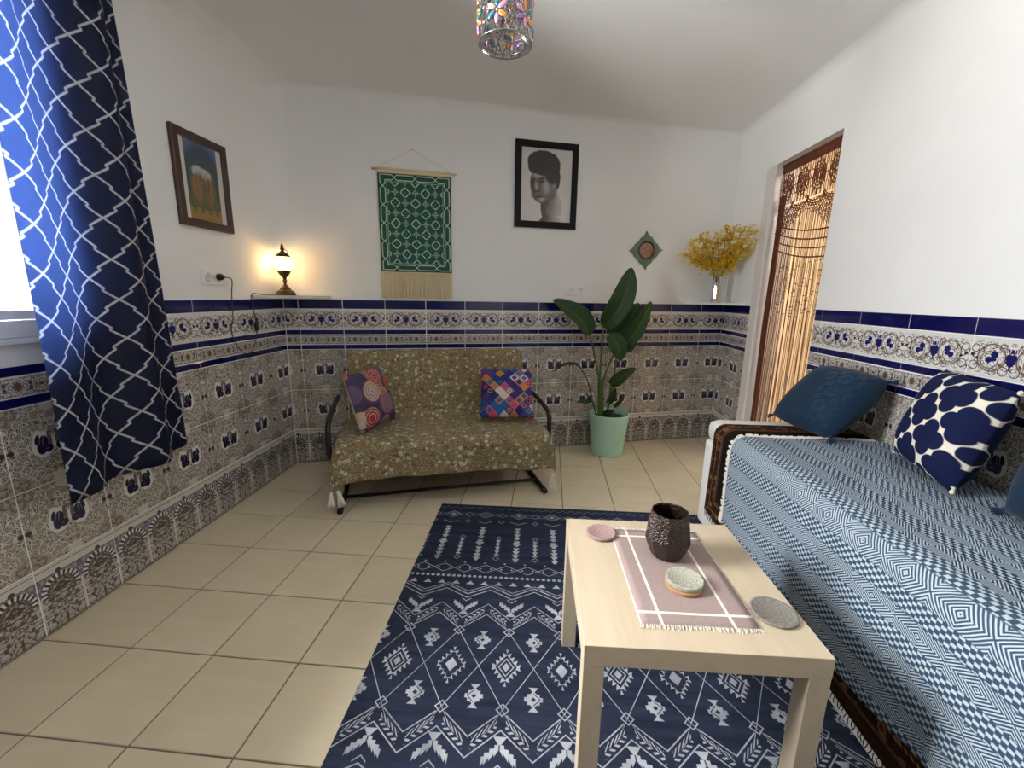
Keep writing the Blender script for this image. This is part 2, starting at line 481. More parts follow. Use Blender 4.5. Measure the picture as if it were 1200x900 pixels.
# ------------------------------------------------------------------ wall tiles
def tile_me(kind, x0, x1, h):
    key = ('t', kind, round(x0, 4), round(x1, 4), h)
    if key in MATS: return MATS[key]
    t, c, g = 0.0045, 0.0016, 0.0026
    a, b, lo, hi = x0+g, x1-g, -h/2+g, h/2-g
    v = [(a, lo, 0), (b, lo, 0), (b, hi, 0), (a, hi, 0), (a, lo, t-c), (b, lo, t-c), (b, hi, t-c), (a, hi, t-c), (a+c, lo+c, t), (b-c, lo+c, t), (b-c, hi-c, t), (a+c, hi-c, t)]
    f = [(8, 9, 10, 11)] + [(i+4, (i+1) % 4+4, (i+1) % 4+8, i+8) for i in range(4)] + [(i, (i+1) % 4, (i+1) % 4+4, i+4) for i in range(4)]
    MATS[key] = mesh(kind+'_tile', v, f, MATS[kind]); return MATS[key]
ROWS = [('base', 'base_tile', 0.0, ZB), ('peacock', 'bird_tile', ZB, 0.303), ('peacock', 'bird_tile', ZB+0.303, 0.303), ('blue', 'blue_strip_tile', Z2, 0.036),
        ('thin', 'rosette_tile', Z2+0.036, 0.073), ('blue', 'blue_strip_tile', Z2+0.109, 0.037), ('band', 'scroll_tile', Z2+0.146, 0.150), ('blue', 'blue_cap_tile', Z2+0.296, 0.070)]
def tile_wall(wall, right, n, origin, off, s0, s1, skip=None):
    """tiles along s (metres from origin along right) with a grout line at off"""
    inv = wall.matrix_world.inverted()
    k = math.floor((s0-off)/0.3)
    while off + k*0.3 < s1 - 0.012:
        a, b = off+k*0.3, off+k*0.3+0.3; c = (a+b)/2
        x0, x1 = max(a, s0)-c, min(b, s1)-c
        if x1-x0 > 0.012:
            for kind, nm, z0, h in ROWS:
                if skip and skip(c+x0, c+x1, z0, z0+h): continue
                zz0 = z0
                o = bpy.data.objects.new(nm, tile_me(kind, x0, x1, h)); COL.objects.link(o); o.parent = wall
                jit = random.uniform(-0.0006, 0.0006)
                o.matrix_local = inv @ axes(right, (0, 0, 1), n, (origin[0]+right[0]*c+n[0]*jit, origin[1]+right[1]*c+n[1]*jit, zz0+h/2))
        k += 1
bpy.context.view_layer.update()
tile_wall(wl, (0, 1, 0), (1, 0, 0), (XL, 0), 2.795 % 0.3, 0.0, YC-0.0006, lambda a, b, z0, z1: z1 > WIN[2]+0.04 and a < WIN[1]-0.05)
tile_wall(wb, (CB, SB, 0), (SB, -CB, 0), (XL, YC), 0.0994, 0.0048, BL-0.0055)
tile_wall(wr, (0, -1, 0), (-1, 0, 0), (XR, 0), -2.349 % 0.3, -(YRC-0.0006), -3.535)
tile_wall(wr, (0, -1, 0), (-1, 0, 0), (XR, 0), -2.349 % 0.3, -DOOR[0]+0.004, 0.2)

# floor tiles, cut to the room
def clip(poly, a, b):
    out = []
    for i in range(len(poly)):
        p, q = poly[i], poly[(i+1) % len(poly)]
        sp = (b[0]-a[0])*(p[1]-a[1]) - (b[1]-a[1])*(p[0]-a[0]); sq_ = (b[0]-a[0])*(q[1]-a[1]) - (b[1]-a[1])*(q[0]-a[0])
        if sp >= 0: out.append(p)
        if (sp >= 0) != (sq_ >= 0):
            t = sp/(sp-sq_); out.append((p[0]+t*(q[0]-p[0]), p[1]+t*(q[1]-p[1])))
    return out
FT, FA = 0.3229, -0.0284
full_tile = None
def floor_tile_me(poly):
    c = 0.002; n = len(poly); cx = sum(p[0] for p in poly)/n; cy = sum(p[1] for p in poly)/n
    inn = []
    for x, y in poly:
        d = sqrt((x-cx)**2+(y-cy)**2); k = max(0.0, 1-c*1.4/max(d, 1e-4)); inn.append((cx+(x-cx)*k, cy+(y-cy)*k))
    v = [(x, y, -0.004) for x, y in poly] + [(x, y, -0.0014) for x, y in poly] + [(x, y, 0.0) for x, y in inn]
    f = [tuple(range(2*n, 3*n))] + [(i, (i+1) % n, n+(i+1) % n, n+i) for i in range(n)] + [(n+i, n+(i+1) % n, 2*n+(i+1) % n, 2*n+i) for i in range(n)]
    return mesh('floor_tile', v, f, MATS['floor'])
RB = [(XL+0.002, YF), (XR-0.002, YF), (XR-0.002, YRC), (XL+0.002, YC)]
for i in range(-3, 12):
    for j in range(-9, 11):
        u, v = i*FT, j*FT; g = 0.0030
        c_, s_ = cos(FA), sin(FA)
        W = lambda a, b: (-1.4654 + c_*a - s_*b, 0.9467 + s_*a + c_*b)
        ctr = W(u+FT/2, v+FT/2)
        if ctr[1] < -0.6: continue
        if i < -1: continue
        ul = u + g - (0.15 if i == -1 else 0.0)          # the cut row along the left wall runs up to the tiles
        quad = [W(ul, v+g), W(u+FT-g, v+g), W(u+FT-g, v+FT-g), W(ul, v+FT-g)]
        pl = quad
        for k in range(4):
            pl = clip(pl, RB[k], RB[(k+1) % 4])
            if len(pl) < 3: break
        if len(pl) < 3: continue
        if pl == quad:
            if full_tile is None: full_tile = floor_tile_me([(-FT/2+g, -FT/2+g), (FT/2-g, -FT/2+g), (FT/2-g, FT/2-g), (-FT/2+g, FT/2-g)])
            o = link('floor_tile', full_tile, floor_o, (ctr[0], ctr[1], 0), (0, 0, FA))
        else:
            area = abs(sum(pl[k][0]*pl[(k+1) % len(pl)][1]-pl[(k+1) % len(pl)][0]*pl[k][1] for k in range(len(pl))))/2
            if area < 0.0008: continue
            mx_, my_ = sum(p[0] for p in pl)/len(pl), sum(p[1] for p in pl)/len(pl)
            o = link('floor_tile', floor_tile_me([(p[0]-mx_, p[1]-my_) for p in pl]), floor_o, (mx_, my_, 0))

# ------------------------------------------------------------------ windows and doorway
MATS['pvc'] = mat('white_window_frame', color=(214, 216, 220), rough=0.35)
MATS['doorframe'] = mat('white_door_paint', color=(226, 220, 216), rough=0.5)
def glass_mat():
    global NT, CACHE
    m = bpy.data.materials.new('window_glass'); m.use_nodes = True; NT = m.node_tree; CACHE = {}
    t = node('ShaderNodeBsdfTransparent'); g = node('ShaderNodeBsdfGlossy'); g.inputs['Roughness'].default_value = 0.05
    fz = node('ShaderNodeFresnel'); fz.inputs[0].default_value = 1.35; mxs = node('ShaderNodeMixShader')
    NT.links.new(fz.outputs[0], mxs.inputs[0]); NT.links.new(t.outputs[0], mxs.inputs[1]); NT.links.new(g.outputs[0], mxs.inputs[2])
    NT.links.new(mxs.outputs[0], NT.nodes['Material Output'].inputs[0]); return m
MATS['glass'] = glass_mat()
def window(name, mw, w_, h_, mull):
    """local x along, z up, y outwards; origin at the lower left of the hole on the room face"""
    t = 0.048; g = G()
    g.box(-0.012, w_+0.012, -0.014, 0.05, -0.012, t, 0.003); g.box(-0.012, w_+0.012, -0.014, 0.05, h_-t, h_+0.012, 0.003)
    g.box(-0.012, t, -0.013, 0.05, t-0.002, h_-t+0.002, 0.003); g.box(w_-t, w_+0.012, -0.013, 0.05, t-0.002, h_-t+0.002, 0.003)
    fo = g.obj(name, MATS['pvc']); fo.matrix_world = mw; struct(fo)
    for k in range(mull):
        a, b = t+(w_-2*t)*k/mull+0.002, t+(w_-2*t)*(k+1)/mull-0.002
        s = G(); q = 0.034
        s.box(a, b, 0.0, 0.04, t+0.002, t+q, 0.004); s.box(a, b, 0.0, 0.04, h_-t-q, h_-t-0.002, 0.004); s.box(a, a+q, 0.001, 0.039, t+q-0.003, h_-t-q+0.003, 0.003); s.box(b-q, b, 0.001, 0.039, t+q-0.003, h_-t-q+0.003, 0.003)
        so = s.obj('sash', MATS['pvc'], fo)
        G().box(a+q-0.004, b-q+0.004, 0.018, 0.022, t+q-0.004, h_-t-q+0.004).obj('pane', MATS['glass'], so)
    return fo
w1 = window('window_1', axes((0, -1, 0), (-1, 0, 0), (0, 0, 1), (XL, WIN[1], WIN[2])) if False else Matrix.Translation((XL, WIN[0], WIN[2])) @ Matrix.Rotation(pi/2, 4, 'Z'), WIN[1]-WIN[0], WIN[3]-WIN[2], 2)
sill = G().box(-0.03, WIN[1]-WIN[0]+0.03, -0.022, 0.02, -0.034, -0.013, 0.004).obj('window_sill', MATS['pvc'], w1)
# doorway: plaster border on the far side, lining, room beyond
dg = G().box(-0.006, 0.02, DOOR[1]-0.002, 3.533, 0, DOOR[2]+0.0, 0.004)
d1 = struct(dg.obj('door_1', MATS['doorframe'], loc=(XR, 0, 0)))
G().box(0.005, T+0.01, DOOR[1]-0.016, DOOR[1]-0.001, 0, DOOR[2]-0.001).obj('jamb', MATS['doorframe'], d1)
G().box(0.062, 0.078, DOOR[1]-0.026, DOOR[1]-0.015, 0, DOOR[2]-0.001).obj('door_stop', MATS['doorframe'], d1)
MATS['cream'] = mat('cream_passage_paint', color=(224, 204, 174), rough=0.8)
struct(G().box(XR+1.35, XR+1.5, 1.9, YRC+0.5, 0, CEIL).obj('wall_passage', MATS['cream']))
struct(G().box(XR+T, XR+1.5, YRC+0.3, YRC+0.45, 0, CEIL).obj('wall_passage_end', MATS['cream']))
struct(G().box(XR+T, XR+1.5, 1.75, 1.9, 0, CEIL).obj('wall_passage_start', MATS['cream']))
pl_ = bpy.data.lights.new('passage_ceiling_light', 'AREA'); pl_.shape = 'DISK'; pl_.size = 0.35; pl_.energy = 19; pl_.color = (1.0, 0.92, 0.80)
po = bpy.data.objects.new('passage_ceiling_light', pl_); COL.objects.link(po); po.location = (XR+0.75, 2.9, CEIL-0.06)

# ------------------------------------------------------------------ rug
RX0, RX1, RY0, RY1 = -0.562, 1.045, 0.10, 2.462
def m_rug():
    x, y, z = coords(); aa = 0.0022
    u = x + 0.8035; wv = ab(y)
    W = 0.195
    c = (fr(u/W) - 0.5)*W; du = ab(c); m = ab(du - W/2)
    alt = fr(fl(u/W)*0.5) > 0.25
    k = du/(W/2)
    def seg(lo, hi): return mn(wv > lo, wv < hi)
    L = mn(line(wv - (0.16 - k*0.16), 0.0026, aa), wv < 0.165)
    L2 = mn(line(wv - (0.165 + k*0.085), 0.0024, aa), du > 0.014)
    L3 = line(wv - (0.225 + k*0.085), 0.0024, aa)
    L3b = mn(line(wv - (0.16 + k*0.16), 0.002, aa), wv < 0.24)
    t = wv - (0.195 + k*0.085)
    leaf = mn(inside(ab(t) - 0.018, aa), line(fr((du*1.2 + ab(t)*1.1)/0.019) - 0.5, 0.2, 0.12), ab(t) > 0.002, du > 0.014, m > 0.012)
    sd = line(du + ab(wv - 0.16) - 0.020, 0.0026, aa)
    # large medallion and its stepped outline
    s = du*1.30 + wv*0.95
    saw = ab(fr((du*1.3 - wv*0.95)/0.030 + 0.25) - 0.5)*2.0
    edge = mn(inside(0.050 - s + saw*0.010*alt, aa), inside(s - 0.050 - saw*0.030, aa))
    fill = inside(s - (0.018 + alt*0.010), aa)
    ringm = mn(ring(s, 0.034, 0.0032, aa), 1.0 - alt)
    big = mx(edge, fill, ringm)
    # eight point stars between the medallions
    yy = ab(wv - 0.117); ss = m + yy
    star = mn(inside(mn(mx(m - 0.030, yy - 0.0075), mx(m - 0.020, yy - 0.019), ss - 0.030), aa), inside(0.0085 - ss, aa), 1.0 - line(ss - 0.022, 0.0022, aa)*alt)
    star = mx(star, mn(inside(yy - 0.043, aa), inside(0.026 - yy, aa), inside(m - (yy - 0.026)*0.85 - 0.002, aa)))
    # winged motifs beyond the leaf bands
    y2 = wv - 0.262
    tooth_ = fr(du/0.014)
    wing = mn(inside(ab(y2 - 0.012 - du*0.85) - 0.007 - tooth_*0.010, aa), inside(du - 0.050, aa), inside(0.002 - du, aa))
    wing = mx(wing, mn(inside(ab(y2 + 0.006) - 0.012, aa), inside(du - 0.004 - (0.006 - y2)*0.7, aa)), mn(line(y2 - 0.062 - du*0.85, 0.0022, aa), inside(du - 0.020, aa)))
    ch = mx(line(wv - (0.345 + k*0.055), 0.0024, aa), line(wv - (0.368 + k*0.055), 0.0030, aa), line(wv - (0.386 + k*0.050), 0.0018, aa))
    tr = ab(fr(u/0.065) - 0.5)*0.065
    tri = mn(inside(tr - (0.456 - wv)*0.75, aa), seg(0.432, 0.456))
    dots = inside(hyp((fr(u/0.0245) - 0.5)*0.0245, wv - 0.488) - 0.0085, aa)
    zz = ab(fr(u/0.1) - 0.5)*0.06
    inter = mx(line(wv - 0.517 - zz, 0.002, aa), line(wv - 0.577 + zz, 0.002, aa), inside(ab((fr(u/0.05) - 0.5)*0.05) + ab(wv - 0.547) - 0.006, aa))
    d2 = inside(hyp((fr(u/0.0975) - 0.5)*0.0975, wv - 0.592) - 0.005, aa)
    sw = fr(wv/0.032)
    tot = mn(inside(du - (0.003 + sw*0.015), aa), seg(0.612, 0.925), inside(ab(ab(wv - 0.77) - 0.032) - 0.006, 0.0005)*(-1.0) + 1.0)
    tot = mx(tot, inside(du*1.1 + ab(wv - 0.77) - 0.026, aa)*0.9)
    tot2 = mn(inside(m - (0.002 + sw*0.011), aa), seg(0.660, 0.80))
    tot2 = mx(tot2, line(m + ab(wv - 0.635) - 0.016, 0.002, aa), line(m + ab(wv - 0.82) - 0.014, 0.002, aa))
    ch2 = mn(line(wv - (0.965 + k*0.05), 0.0022, aa), du < 0.045)
    hang = line(m + ab(wv - 0.985) - 0.016, 0.002, aa)
    k1 = ab(fr(u/0.195 - 0.0) - 0.5)*0.195
    r1 = k1*0.75 + ab(wv - 1.06)
    row = mx(ring(r1, 0.036, 0.002, aa), ring(r1, 0.024, 0.002, aa)*0.7, inside(r1 - 0.011, aa), ring(m*0.9 + ab(wv - 1.06), 0.022, 0.002, aa), mn(line(ab(wv - 1.06) - 0.012, 0.0014, aa), ab(m - 0.03) < 0.018)*0.6)
    bz = ab(fr(u/0.05) - 0.5)*0.05
    bord = line(wv - 1.125 - bz, 0.0018, aa)*0.6
    pat = mx(L, L2, L3, mn(L3b, 0.6), leaf, sd, big, star, wing, ch, tri, dots, inter, d2, tot, tot2, ch2, hang, row, bord)
    v = vec(x, y, z)
    wear = cl(noise(v, 9.0, 4.0)*1.6 - 0.25); fine = noise(vec(x*0.6, y*3.0), 120.0, 2.0)
    strk = noise(vec(x*0.6, y*5.0), 6.0, 4.0)
    base = mixc(cl(strk*2.2 - 0.6), (32, 37, 51), (50, 57, 77))
    base = mixc(mn(inside(0.005 - ab(wv - 1.181), 0.001), 1.0)*(-1.0) + 1.0, base, (40, 42, 52))
    c = mixc(pat*(wear*0.75 + 0.25)*(fine*0.5 + 0.68), base, (206, 208, 214))
    return c, noise(v, 500.0, 1.0)
MATS['rug'] = mat('navy_tribal_weave', m_rug, rough=0.95, spec=0.1, bump=0.4)
rug = G().box(-(RX1-RX0)/2, (RX1-RX0)/2, -(RY1-RY0)/2, (RY1-RY0)/2, 0.0, 0.006, 0.002).obj('area_rug', MATS['rug'], loc=((RX0+RX1)/2, (RY0+RY1)/2, 0.0003))
tag(rug, 'navy blue area rug with faded white geometric tribal pattern on tiled floor', 'rug')

# ------------------------------------------------------------------ coffee table
def m_oak():
    x, y, z = coords()
    v = vec(x*9.0, y*0.9, z*9.0)
    n = noise(v, 3.0, 5.0, 0.6); f = noise(vec(x*60.0, y*2.0, z*60.0), 3.0, 2.0)
    plank = white(vec(fl(x*11.0), 0.0, 0.0))
    c = mixc(cl(n*1.4 - 0.2), (208, 192, 166), (190, 172, 146))
    return scalec(c, plank*0.05 + f*0.06 + 0.92)
MATS['oak'] = mat('pale_oak_veneer', m_oak, rough=0.42, spec=0.4)
TW, TL, TH = 0.562, 0.5785, 0.503
ct = thing('coffee_table', 'square pale oak veneer coffee table standing on the navy rug', 'table', (0.128+TW/2, 0.861+TL/2, 0.0065), 0.006)
hx, hy = TW/2, TL/2
G().box(-hx, hx, -hy, hy, TH-0.055-0.0065, TH-0.0065, 0.0015).obj('tabletop', MATS['oak'], ct)
for sx in (-1, 1):
    for sy in (-1, 1):
        l = 0.049; cx, cy = sx*(hx-l/2-0.0006), sy*(hy-l/2-0.0006)
        G().box(-l/2, l/2, -l/2, l/2, 0, TH-0.055-0.0065, 0.0015).obj('leg', MATS['oak'], ct, loc=(cx, cy, 0))
def m_placemat():
    x, y, z = coords()
    wv = noise(vec(x*400.0, y*60.0), 1.0, 1.0)*0.5 + noise(vec(x*60.0, y*400.0), 1.0, 1.0)*0.5
    c = mixc(wv, (142, 122, 118), (176, 157, 151))
    ln = mx(line(ab(x + 0.004) - 0.088, 0.0038, 0.001), line(ab(y) - 0.178, 0.0042, 0.001), inside(0.1435 - ab(x), 0.001))
    return mixc(ln, c, (236, 226, 216)), wv
MATS['placemat'] = mat('mauve_woven_cotton', m_placemat, rough=0.95, spec=0.1, bump=0.5)
MATS['fringe'] = mat('offwhite_cotton_yarn', color=(226, 220, 208), rough=0.95, spec=0.1)
pm = thing('placemat', 'mauve woven placemat with white checked lines and short fringe on coffee table', 'placemat', (0.4185, 1.156, TH), 0.012)
g = G(); g.grid(12, 18, lambda a, b: ((a-0.5)*0.292, (b-0.5)*0.438, 0.0022 + 0.0006*sin(a*9)*sin(b*7)))
thick(g.obj('cloth', MATS['placemat'], pm, True), 0.0016)
for sgn in (-1, 1):
    g = G()
    for i in range(74):
        x0 = -0.145 + 0.29*i/73; a = random.uniform(-0.5, 0.5); ln_ = random.uniform(0.010, 0.017)
        g.tube([(x0, sgn*0.2175, 0.0022), (x0+a*ln_*0.5, sgn*(0.2185+ln_*0.6), 0.0026), (x0+a*ln_, sgn*(0.2185+ln_), 0.0012)], 0.0010, 4)
    stuff(g.obj('fringe', MATS['fringe'], pm))
def m_bronze():
    x, y, z = coords(); v = vec(x, y, z)
    e = E(voro(v, 190.0)); n = noise(v, 25.0, 3.0)
    return mixc(n, (34, 22, 17), (64, 45, 35)), e
MATS['bronze'] = mat('dark_hammered_bronze_glass', m_bronze, rough=0.22, spec=0.7, metal=0.35, bump=0.9)
vz = thing('candle_holder', 'dark bronze faceted glass candle holder standing on the mauve placemat', 'candle holder', (0.423, 1.236, TH+0.0035))
def facet(a, z): 
    k = 2*pi/10; t = (a % k) - k/2
    return cos(k/2)/cos(t)*1.03
prof = [(0.040, 0.0), (0.044, 0.002), (0.056, 0.028), (0.067, 0.060), (0.066, 0.072), (0.060, 0.110), (0.054, 0.146), (0.053, 0.148), (0.050, 0.146), (0.056, 0.110), (0.061, 0.070), (0.052, 0.030), (0.040, 0.008), (0.0, 0.007)]
g = G().lathe(prof, 40, fac=facet)
auto_smooth(g.obj('bowl', MATS['bronze'], vz), 25)
def coaster(name, label, loc, r, h, m, rz=0):
    t_ = G().lathe([(0.0, 0), (r-0.002, 0), (r, 0.0015), (r, h-0.0015), (r-0.002, h), (r*0.9, h), (r*0.88, h-0.0006), (0.0, h-0.0006)], 40)
    o = t_.obj(name, m, loc=loc); auto_smooth(o, 50); o.rotation_euler = (0, 0, rz); return tag(o, label, 'coaster', 'round coasters on the coffee table')
def m_disc(a, b, sc):
    def fn():
        x, y, z = coords(); r = hyp(x, y); an = M_('ARCTAN2', y, x)
        p = mx(line(fr(r*sc) - 0.5, 0.16, 0.1), line(fr(an*1.91 + r*30.0) - 0.5, 0.12, 0.1))
        p = mn(p, noise(vec(x, y), 90.0)*1.6)
        return mixc(p*0.8, a, b), p
    return fn
MATS['pinkstone'] = mat('pink_carved_stone', m_disc((174, 144, 139), (152, 122, 119), 70.0), rough=0.7, bump=0.3)
MATS['greystone'] = mat('grey_carved_stone', m_disc((132, 127, 118), (108, 104, 96), 90.0), rough=0.75, bump=0.3)
MATS['mosaic'] = mat('pale_mosaic_resin', m_disc((186, 186, 168), (140, 138, 120), 110.0), rough=0.4, bump=0.2)
MATS['cork'] = mat('tan_wood', color=(172, 132, 92), rough=0.6)
coaster('coaster', 'pink carved stone coaster at the far left corner of coffee table', (0.236, 1.339, TH+0.0035), 0.049, 0.009, MATS['pinkstone'])
coaster('coaster', 'flat grey carved stone coaster near the right edge of coffee table', (0.627, 1.000, TH), 0.056, 0.008, MATS['greystone'])
coaster('coaster', 'tan wooden coaster, lower of the stacked pair on placemat', (0.428, 1.088, TH+0.0035), 0.050, 0.010, MATS['cork'])
coaster('coaster', 'pale grey patterned coaster lying on top of tan wooden coaster', (0.431, 1.093, TH+0.0135), 0.051, 0.012, MATS['mosaic'])

# ------------------------------------------------------------------ daybed, throws and cushions
MATS['whitecloth'] = mat('white_fitted_cover', color=(226, 224, 220), rough=0.9, spec=0.2)
bed = thing('daybed', 'low white daybed along the right wall under patterned throws', 'bed', (1.32, 1.36, 0.0075))
G().box(-0.338, 0.335, -1.04, 1.060, 0.0, 0.50, 0.02).obj('base', MATS['whitecloth'], bed)
b = G().box(-0.334, 0.338, -1.05, 1.075, 0.495, 0.618, 0.045).obj('mattress', MATS['whitecloth'], bed); auto_smooth(b, 60)
def bed_cloth(y0, y1, off, hem, top=0.626, nx=64, ny=60, wob=0.004, flare=0.02, xw=1.652, endcurl=0.0):
    xe, r = 1.030, 0.05
    Lt, La = xw-xe, r*pi/2
    g = G(); ph = random.uniform(0, 6)
    def pos(a, bb):
        y = y0 + (y1-y0)*bb; h = hem(bb); Ls = (top-r) - h; tot = Lt+La+Ls; s = a*tot
        wv_ = wob*(1.6+sin(y*9+ph+s*5)+0.6*sin(y*23+s*13+ph*2))
        if s < Lt: x, z, nx_, nz = xw-s, top, 0, 1
        elif s < Lt+La:
            t = (s-Lt)/r; x, z, nx_, nz = xe-r*sin(t), top-r+r*cos(t), -sin(t), cos(t)
        else:
            q = s-Lt-La; x, z, nx_, nz = xe-r-flare*(q/0.45)**1.5, top-r-q, -1, 0
            wv_ *= 1+1.6*q
        o = off + (wv_ if off > 0.01 else 0.0)
        if s < 0.10: o = off
        return (x+nx_*o, y, z+nz*o)
    g.grid(nx, ny, pos, lambda a, bb: (a*(Lt+La+(top-r)-hem(bb)), y0+(y1-y0)*bb))
    return g, pos
def m_throw():
    u, v, z = coords('UV')                 # u from the wall edge round to the hem, v along the bed
    e = mn((2.297 - v), (1.165 - u))       # distance in from the far end or the hem
    along = u + v
    n = noise(vec(u, v), 40.0, 3.0); blob = E(voro(vec(u*1.0, v*1.0), 26.0))
    base = mixc(n, (34, 23, 17), (54, 38, 28))
    bandm = mn(e > 0.024, e < 0.105)
    motif = mn(bandm, inside(ab(blob - 0.30) - 0.09, 0.05))
    c = mixc(motif, base, (112, 80, 52))
    c = mixc(mn(bandm, inside(blob - 0.10, 0.03)), c, (128, 62, 40))
    st = mx(line(e - 0.018, 0.005), line(e - 0.113, 0.006), line(e - 0.128, 0.002))
    c = mixc(st*(n*0.8 + 0.3), c, (104, 78, 56))
    dash = mn(line(e - 0.062, 0.004), line(fr(along/0.018) - 0.5, 0.25, 0.1))
    c = mixc(dash, c, (146, 108, 62))
    c = mixc(mn(e > 0.132, 1.0), c, mixc(n, (20, 17, 17), (34, 28, 25)))
    return c, n
MATS['throw'] = mat('dark_brown_tapestry_weave', m_throw, rough=1.0, spec=0.03, bump=0.3)
hem_t = lambda b: 0.055 + 0.085*b**1.5
g, _p = bed_cloth(0.36, 2.285, 0.006, hem_t, wob=0.002, flare=0.008)
th_ = thing('bed_throw', 'dark brown tapestry throw with ornate border showing beneath the blue blanket', 'throw', (0, 0, 0))
thick(g.obj('cloth', MATS['throw'], th_, True), 0.003)
g = G()
for i in range(150):
    y = 0.38 + 1.89*i/149; z0 = hem_t((y-0.36)/1.925); x0 = 0.964
    g.tube([(x0, y, z0+0.004), (x0-random.uniform(0, 0.004), y+random.uniform(-0.004, 0.004), z0-0.010), (x0-random.uniform(0, 0.005), y+random.uniform(-0.006, 0.006), max(0.012, z0-0.022))], 0.0016, 4)
stuff(g.obj('fringe', mat('dark_brown_yarn', color=(62, 42, 24), rough=1.0, spec=0.05), th_))
def m_blanket():
    u, v, z = coords('UV')
    P_ = 0.118
    q = fr(u/P_)*P_; bi = fl(u/P_)
    # basket weave rows
    cw, chh = 0.0135, 0.0105
    row = fl(q/chh)
    cell = fr(v/(cw*2.0) + row*0.5)
    basket = mn(inside(ab(cell - 0.5) - 0.25, 0.08), line(fr(q/chh) - 0.5, 0.40, 0.1))
    # concentric lozenges
    r0 = q - 0.088
    fv = ab(fr(v/0.15 + bi*0.5) - 0.5)*0.15
    loz = line(fr((ab(r0) + fv*0.8)/0.0085) - 0.5, 0.23, 0.14)
    isb = q < 0.058
    pat = basket*isb + loz*(1.0 - isb)
    sep = mx(line(q - 0.058, 0.0016), line(q - 0.0015, 0.0016))
    pat = mn(pat, 1.0 - sep*0.7)
    tint = white(vec(bi, 3.0, 1.0))
    n = noise(vec(u*900.0, v*200.0), 1.0, 1.0)
    dark = mixc(tint, (40, 58, 86), (66, 88, 106))
    return mixc(pat*(n*0.3 + 0.75), dark, (188, 200, 208)), pat
MATS['blanket'] = mat('blue_white_diamond_weave', m_blanket, rough=0.95, spec=0.1, bump=0.4)
hem_b = lambda b: 0.178 + 0.016*sin(b*7) + 0.006*sin(b*21+1)
g, posb = bed_cloth(0.33, 2.045, 0.0125, hem_b, nx=90, ny=90, wob=0.003, flare=0.004)
bl = thing('bed_blanket', 'blue and white diamond weave blanket with knotted white fringe on daybed', 'blanket', (0, 0, 0))
thick(g.obj('cloth', MATS['blanket'], bl, True), 0.004)
g = G()
for i in range(120):
    a = 0.03 + 0.97*i/119; p = Vector(posb(a, 1.0)); q = Vector(posb(min(a+0.01, 1.0), 1.0))
    side = (q-p).normalized() if (q-p).length > 1e-6 else Vector((0, 0, -1))
    up = side.cross(Vector((0, -1, 0))).normalized()
    if up.z < -0.2 or up.x > 0.2: up = -up
    ln_ = random.uniform(0.018, 0.034); s_ = random.uniform(-0.6, 0.6)
    g.tube([p - Vector((0, 0.006, 0)) + up*0.002, p + Vector((0, ln_*0.5, 0)) + side*s_*ln_*0.5 + up*0.003, p + Vector((0, ln_, 0)) + side*s_*ln_ - up*0.001*0], [0.0042, 0.0056, 0.003], 5)
pts = [Vector(posb(0.03+0.97*i/90, 1.0)) + Vector((0, 0.001+0.002*sin(i*1.9), 0.002*cos(i*1.9))) for i in range(91)]
g.tube(pts, 0.0042, 6)
stuff(g.obj('fringe', MATS['fringe'], bl))

def cushion_geo(w_, h_, t_, n=22, pinch=0.05, p=2.6):
    g = G()
    def side(sg):
        def fn(a, b_):
            x = a*2-1; y = b_*2-1
            k = max(0.0, (1-abs(x)**p)*(1-abs(y)**p))**0.55
            return (x*w_/2*(1-pinch*(1-y*y)*abs(x)), y*h_/2*(1-pinch*(1-x*x)*abs(y)), sg*(t_/2*k + 0.002))
        return fn
    g.grid(n, n, side(1)); g.grid(n, n, side(-1)) 
    k = (n+1)*(n+1)
    g.f = [f if i < n*n else tuple(reversed(f)) for i, f in enumerate(g.f)]
    bd = [i for i in range(n+1)] + [(j+1)*(n+1)+n for j in range(n)] + [n*(n+1)+n-1-i for i in range(n)] + [(n-1-j)*(n+1) for j in range(n-1)]
    for i in range(len(bd)):
        a, b_ = bd[i], bd[(i+1) % len(bd)]
        g.f.append((b_, a, a+k, b_+k))
    return g
def frame_of(c, right, up):
    r = Vector(right).normalized(); u = Vector(up); u = (u - r*u.dot(r)).normalized(); n_ = r.cross(u)
    return Matrix(((r.x, u.x, n_.x, c[0]), (r.y, u.y, n_.y, c[1]), (r.z, u.z, n_.z, c[2]), (0, 0, 0, 1)))
def tassel(parent, loc, d, m, ln_=0.045, r=0.008):
    d = Vector(d).normalized(); p = Vector(loc)
    g = G().tube([p, p+d*0.008, p+d*0.014], [r*0.6, r*0.9, r*0.5], 8)
    for k in range(14):
        a = 2*pi*k/14; o_ = Vector((cos(a), sin(a), 0.3*sin(2*a)))
        o_ = (o_ - d*o_.dot(d))*r
        g.tube([p+d*0.012+o_*0.5, p+d*(0.012+ln_*0.5)+o_*1.0, p+d*(0.012+ln_)+o_*1.5], [0.0022, 0.0026, 0.0016], 4)
    return g.obj('tassel', m, parent)
